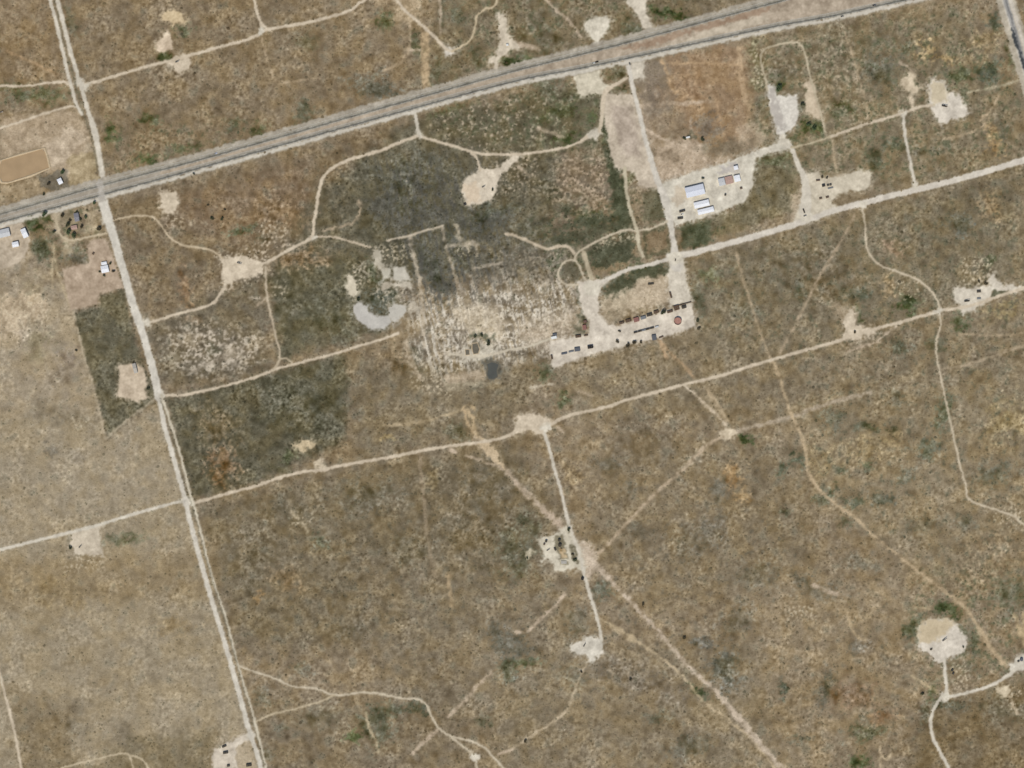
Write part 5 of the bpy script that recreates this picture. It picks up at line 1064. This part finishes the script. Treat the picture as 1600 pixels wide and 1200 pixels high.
# pump station on the south track
round_tank('northern dark tank inside the pump station', 873.7, 844, 2.6, 4.2, DARKS)
round_tank('larger dark tank below the northern one inside the pump station', 874.6, 851.8, 3.2, 4.6, DARKS)
box_tank('ochre and dark separator in the middle of the pump station', 876.4, 859.2, 4.4, 3.0, 2.8, 80, YELLOW, name='separator', cat='machine')
box_tank('dark skid on the western edge of the inner pump station', 867.2, 858, 5, 2.4, 2.6, -65, DARKS)
round_tank('upper of two dark tanks on the west apron of the pump station', 853.2, 845.6, 2.2, 4.2, DARKS)
round_tank('small tank touching the upper tank on the west apron of the pump station', 850.3, 850.2, 1.8, 3.0, BROWN)
pumpjack('small dark pump jack on the west apron of the pump station', 856.6, 859, 30, .62)
box_tank('long low grey trough at the south end of the pump station', 881, 878.6, 8.5, 4.2, 1.6, 2, CONC, name='trough', cat='trough', top=CONC)
tree('oval dark bush between the two lanes at the top of the pump station', 888.6, 827.4, 3.8, 0, None, 'mesquite_bush', 'bush', .7)
tree('oval dark bush at the southeast corner of the pump station', 898.8, 875.2, 4.4, 0, None, 'mesquite_bush', 'bush', .7)
tree('dark bush in the lane hedge above the southeast bush', 894.3, 866.0, 3.0, 2, None, 'mesquite_bush', 'bush', .7)
tree('dark bush in the small clearing west of the pump station', 823.5, 872.0, 2.6, 0, None, 'mesquite_bush', 'bush', .7)
round_tank('dark tank beside the south track below the pump station', 910, 904, 2.8, 3.6, BLACKS)

# wells
pumpjack('dark pump jack on the large white pad in the northeast', 1475.4, 165.6, -12, .95)
pumpjack('dark pump jack in the centre of the big rounded pad', 1475.5, 999.2, 35, .85)
pumpjack('dark pump jack on the arrowhead shaped pad', 913.2, 1007.6, 60, .7)
pumpjack('dark pump jack on the pale pad of the spur road', 277, 96.4, 20, .7)
pumpjack('dark pump jack on the white battery pad at the east edge', 1510.6, 470.2, 5, .95)
pumpjack('dark pump jack on the ragged pad in the west', 373.8, 411.2, -20, .8)
pumpjack('small dark pump jack on the pale pad of the burnt block', 755.4, 291.6, 25, .6)
pumpjack('dark pump jack in the square pad below the west road', 125.2, 853.8, 45, .65)
box_tank('grey tank on the upper right of the white battery pad', 1529.2, 455.4, 6.2, 3.4, 2.6, 4, DARKS)
box_tank('pale low skid on the lower right of the white battery pad', 1529.4, 466.4, 6, 2.6, 1.6, 4, GREYP)
tree('dark bush above the white battery pad, left of two', 1528.8, 440, 3.2, 2, None, 'mesquite_bush', 'bush', .8)
tree('dark bush above the white battery pad, right of two', 1540.5, 443.2, 3.6, 2, None, 'mesquite_bush', 'bush', .8)
tree('dark bush at the west rim of the big rounded pad', 1455, 1014, 2.6, 2, None, 'mesquite_bush', 'bush', .7)
tree('dark bush at the east rim of the big rounded pad', 1504.5, 1011, 2.4, 0, None, 'mesquite_bush', 'bush', .7)
tree('round dark bush on the west rim of the square pad below the west road', 110, 855.4, 3.8, 0, None, 'mesquite_bush', 'bush', .8)
box_tank('dark skid on the burnt block pad, at its lower left corner', 726.4, 319.0, 3.6, 3.4, 2.6, 20, BLACKS)
tree('dark bush at the right rim of the burnt block pad', 770, 296, 3.0, 0, None, 'mesquite_bush', 'bush', .8)
box_tank('dark skid on the pad beside the section road at the bottom, upper of two', 350.5, 1165.8, 6.5, 2.6, 2.8, 24, DARKS)
box_tank('dark tank on the pad beside the section road at the bottom, lower of two', 352.6, 1175.6, 7.5, 3.4, 3.2, 10, DARKS)
box_tank('dark skid at the bottom edge of the picture beside the section road', 389, 1195, 8, 4, 3.0, 8, DARKS)
box_tank('small dark skid at the bottom edge of the pale pad', 357, 1196, 4, 3, 2.6, 8, DARKS)
box_tank('dark box in the pale yard north of the east road, westernmost of three', 1286.6, 290, 4.6, 3.6, 3.2, 14, BLACKS, name='container', cat='container')
box_tank('small dark box in the middle of the three in the pale yard', 1293.6, 289.4, 3.2, 2.6, 2.4, 14, DARKS, name='container', cat='container')
box_tank('small dark box at the east end of the three in the pale yard', 1297.6, 288.6, 3.0, 2.8, 2.4, 14, DARKS, name='container', cat='container')
box_tank('low grey skid just below the three boxes in the pale yard', 1297.5, 293.8, 8.5, 2.0, 1.4, 14, GREYP)
box_tank('brown skid on the north rim of the pale yard', 1278.0, 281.8, 6, 2.2, 2.2, 4, BROWN)
tree('dark bush on the north rim of the pale yard, left of two', 1285, 276.5, 2.8, 2, None, 'mesquite_bush', 'bush', .8)
tree('dark bush on the north rim of the pale yard, right of two', 1291.5, 277.5, 2.8, 2, None, 'mesquite_bush', 'bush', .8)
box_tank('grey brown stack of pipe in the pale yard, left of two', 1282.2, 309.8, 4.4, 2.8, 1.8, 10, BROWN, name='pipe_stack', cat='pipes')
box_tank('grey brown stack of pipe in the pale yard, right of two', 1292.6, 308.0, 4.6, 2.8, 1.8, 20, BROWN, name='pipe_stack', cat='pipes')
truck('dark truck parked at the road mouth of the pale yard', 1256.0, 329.5, -70, DARKS, big=1.2, L=8.5)
truck('small grey pickup just below the dark truck at the yard mouth', 1257.8, 337.0, 20, GREYP)
box_tank('small white shelter on the keyhole shaped pad', 792.6, 70.2, 3.6, 3.0, 2.8, 8, WHITEP, name='shelter', cat='shed')
tree('black solitary bush west of the white road in the southeast', 1440.4, 1083.4, 3.4, 0, None, 'mesquite_bush', 'bush', .9)
box_tank('upper of two dark skids on the track above the white junction', 1487.6, 1046.8, 3.4, 2.6, 2.6, 60, BLACKS)
box_tank('lower of two dark skids on the track above the white junction', 1489.2, 1051.8, 3.2, 2.6, 2.4, 60, BLACKS)
round_tank('blue grey tank on the pad cut by the right edge', 1595.6, 1030.4, 3.0, 3.8, BLUEG)
box_tank('dark skid left of the blue grey tank at the right edge', 1591, 1033, 3.2, 2.4, 2.2, 30, DARKS)
tree('dark bush in the pinkish bare patch on the diagonal track', 1335, 518.8, 3.0, 2, None, 'mesquite_bush', 'bush', .8)
pumpjack('weathered pump jack where the muddy road meets the left edge', 2.2, 175, 15, .6, BROWN)

# farms in the west
shed('farm_shed', 'long pale grey roofed shed cut by the left edge', 6, 364.5, 19, 12, 4.2, GRID, GREYROOF)
shed('farm_shed', 'narrow white roofed shed with a steep east side shadow', 38.8, 364.5, 7.5, 14, 5.0, 24, WHITE)
shed('farm_shed', 'small white roofed shed alone in the bare farmyard', 24.6, 382, 9.5, 7.5, 4.6, 12, WHITE, nseam=5)
shed('farm_house', 'grey blue roofed house among trees below the highway', 120.2, 339.5, 7.0, 12.5, 4.0, 12, SLATE)
shed('outbuilding', 'faded reddish roofed outbuilding below the grey blue house', 116, 355.5, 9, 6, 3.2, 10, REDROOF, nseam=5)
shed('white_house', 'white roofed house alone on the brown graded lot', 164.2, 420.5, 11, 10.5, 4.0, 12, WHITE)
shed('white_house_porch', 'low white roofed porch building just north of the white house', 162.8, 411.6, 8, 4.2, 3.0, 10, WHITE, ridge=False, cat='building', nseam=4)
shed('pump_house', 'small white building on dark ground above the highway', 94.2, 283.4, 6.5, 8.5, 4.2, 26, WHITE, nseam=4)
box_tank('small brown trough on the graded lot north of the white house', 145.8, 396, 3.6, 3.2, 1.6, 60, BROWN, name='trough', cat='trough')
shed('long_shed', 'pale narrow roofed shed in the pinkish bare lot', 210.8, 575.5, 5.0, 15, 3.0, 14, CONC, nseam=4)
for x, y, r, k, lb in [
 (71,335,5.6,1,'green tree between the highway and the farm scrub'),(84.5,361.5,3.6,0,'dark tree on the west side of the farm drive'),
 (106,351,4.4,0,'dark tree left of the reddish outbuilding'),(107.5,363,5.4,1,'green tree in the bend of the farm drive, left of two'),(115.5,368,5.2,1,'green tree in the bend of the farm drive, right of two'),
 (125,343,3.4,0,'dark tree touching the east side of the grey blue house'),(133.5,339.5,3.6,1,'olive tree east of the grey blue house'),(98,336.5,4.2,2,'brown tree at the top of the farm drive'),(120,331.5,3.0,0,'dark tree above the grey blue house'),(110,344.5,3.0,2,'brown tree between the farm house and the drive'),(128,354,3.8,2,'brown tree right of the reddish outbuilding'),
 (155,357,4.6,2,'brown tree beside the section road north of the farm drive'),(148,317,3.6,1,'olive tree in the corner below the highway junction'),
 (172.6,411.2,2.8,0,'dark tree at the northeast corner of the white house'),(155.8,424.2,2.4,0,'dark tree on the west side of the white house'),(162.6,431,2.8,0,'dark tree below the white house'),(177.5,424.5,3.4,2,'brown tree east of the white house'),
 (97.5,268.5,4.4,1,'green tree above the small white pump house'),(68.5,303,2.8,0,'dark tree on the north verge of the highway'),(76,287,3.4,2,'brown tree left of the small white pump house'),
 (1216.8,137.4,6.0,1,'deep green tree at the head of the gravel lot'),(1254.5,164,4.4,0,'dark tree between the gravel lot and the tan lot'),(1263,194,5.0,1,'left green tree of two below the tan lot'),(1272.5,200,5.4,1,'right green tree of two below the tan lot'),
 (303,271.2,2.6,0,'dark tree on the south verge of the highway'),
 (325.2,321,2.6,2,'dark bush in the orange scrub, upper left of four'),(351.4,327,2.6,2,'dark bush in the orange scrub, upper right of four'),(331.4,341.2,3.8,0,'dark bush in the orange scrub, lower left of four'),(347.6,341.8,3.8,0,'dark bush in the orange scrub, lower right of four'),
 (119,547,2.8,2,'lone dark bush on the pale pasture west of the dark block'),(1004,944,3.4,2,'dark bush beside the broad tan pipeline scar'),(1069,995.8,3.6,2,'dark bush northeast of the pipeline scar'),(985,1061,3.4,2,'dark bush in the scrub south of the arrowhead pad'),
 (908,1050,2.8,2,'dark bush on the faint track below the arrowhead pad'),(821,1158,3.4,2,'dark bush at the end of the faint southern track'),
 (232,607,3.2,0,'dark tree in the strip beside the bare lot and section road'),(209,566,2.8,2,'dark bush at the head of the pinkish bare lot'),
 (560,468,3.6,0,'dark tree at the foot of the upright white bare patch'),(742,525,3.4,0,'dark green bush in the raked block, left of two'),(752,524,4.0,0,'dark green bush in the raked block, right of two'),(763,536,4.6,0,'dark green tree right of the small square pits'),
 (1098,218,4.0,0,'left dark bush of two in the sandy lot north of the workshops'),(1069,217,3.6,0,'dark bush beside the little white trailer in the sandy lot'),
]:
    tree(lb, x, y, r, k, None, 'mesquite_bush' if 'bush' in lb else 'shade_tree', 'bush' if 'bush' in lb else 'tree', .8 if 'bush' in lb else 1.0)
trailer('little white trailer in the sandy lot north of the workshops', 1075.0, 214.6, 6.0, 2.4, 3.0, 12, WHITEP)

# vehicles on the highway
truck('dark truck on the southern carriageway above the square lot', 932.4, 96.6, GRID - 1, BLACKS, 'truck', 'highway_truck', 6.4, 1.15)
truck('white pickup truck following the dark truck on the southern carriageway', 927.6, 98.4, GRID - 1, WHITEP, 'truck', 'highway_truck', 5.6, 1.0)
truck('pale blue car on the northern carriageway in the west', 337.5, 239.6, GRID + 2, mat('pale_blue_paint', (206,212,226), .4), 'car', 'highway_car', 5.0, 1.0)
truck('dark blue truck on the southern carriageway near the top edge', 1366, 8.2, GRID - 1, BLUEG, 'truck', 'highway_truck', 7.0, 1.2)
truck('grey pickup truck on the south shoulder in the northeast', 1316, 25.6, GRID - 1, GREYP, 'truck', 'highway_truck', 5.6, 1.0)
truck('grey pickup waiting at the highway end of the access road', 984, 99.6, -70, GREYP, 'truck', 'pickup_truck', 5.4, 1.0)

# lane markings of the two carriageways
def marking(P, d, dash, parent):
    Q = smooth([(p[0], p[1]) for p in off(P, d)], 10)
    mb = MB(); hw = .09
    for k, (a, b) in enumerate(zip(Q[:-1], Q[1:])):
        if dash and k % 2: continue
        if max(a[0], b[0]) < -60 or min(a[0], b[0]) > W + 60: continue
        A, B = Vector((wx(a[0]), wy(a[1]))), Vector((wx(b[0]), wy(b[1])))
        n_ = (B - A).normalized(); n_ = Vector((-n_.y, n_.x)) * hw
        z = lambda p_: float(terrain(p_.x, p_.y)) + LIFT + .03
        mb.add([(p_.x, p_.y, z(p_)) for p_ in (A - n_, B - n_, B + n_, A + n_)], [(0,1,2,3)])
    mb.build('lane_marking', WHITEP, parent)
for o in list(COL.objects):
    if o.name.startswith('highway_carriageway'):
        P = N_ if 'northern' in o['label'] else S_
        for d, dash in ((-4.2, False), (-.8, True), (2.4, False)): marking(P, d, dash, o)

# muddy reservoir in the northwest, dark pit and small pits in the raked block: sunken floors inside earth banks
def basin(name, label, pts, floor_mat, bank_mat, bw=2.2, bh=1.6, depth=.02):
    xs = np.array([wx(p[0]) for p in pts]); ys = np.array([wy(p[1]) for p in pts])
    cxm, cym = xs.mean(), ys.mean(); z = float(terrain(cxm, cym))
    fl = bpy.data.meshes.new(name)
    vs = [(x, y, z + .14 + depth) for x, y in zip(xs, ys)]
    fl.from_pydata(vs, [], [tuple(range(len(vs)))]); fl.update(); fl.materials.append(floor_mat)
    o = bpy.data.objects.new(name, fl); COL.objects.link(o); tag(o, label, None, None, 'structure')
    mb = MB(); n_ = len(pts); ring = []
    for x, y in zip(xs, ys):
        d = Vector((x - cxm, y - cym)).normalized()
        ring.append([(x - d.x*.3, y - d.y*.3, z + .05), (x + d.x*bw*.5, y + d.y*bw*.5, z + bh), (x + d.x*bw, y + d.y*bw, z + bh), (x + d.x*bw*2.0, y + d.y*bw*2.0, z - .1)])
    for i in range(n_):
        a, b = ring[i], ring[(i + 1) % n_]
        for k in range(3): mb.add([a[k], b[k], b[k+1], a[k+1]], [(0,1,2,3)])
    mb.build('earth_bank', bank_mat, o)
    return o
MUD = mat('dried_mud', (166,141,108), .95, var=.08, scale=.05); BANK = mat('bank_soil', (190,170,138), .95, var=.15, scale=.3)
DARKW = mat('dark_pond_water', (80,81,75), .6, var=.1, scale=.1); MUDD = mat('dark_mud', (104,98,84), .95, var=.15, scale=.2)
basin('mud_reservoir', 'rectangular brown mud reservoir at the left edge above the highway', [(3,251),(36,241.5),(68.5,232),(73,247),(76.5,262),(46,273.5),(14,284),(4,284),(-6,268)], MUD, BANK, 2.6, 1.5)
basin('dark_pond', 'dark square pond below the raked block', [(761,569),(768,566),(775,567.5),(779,570),(776,579),(777,588),(771,592),(764,591.5),(761.5,585),(763,576)], DARKW, MUDD, 1.6, .25)
basin('small_pit', 'dark upright pit in the raked block, larger of two', [(738,537),(746,536),(749,546),(747,552),(740,553),(738,545)], MUDD, BANK, 1.0, .5)
basin('small_pit', 'small dark square pit left of the larger pit', [(727,546.5),(733,546),(733.5,554),(728,554.5)], MUDD, BANK, .9, .4)
print('objects', len(bpy.data.objects))
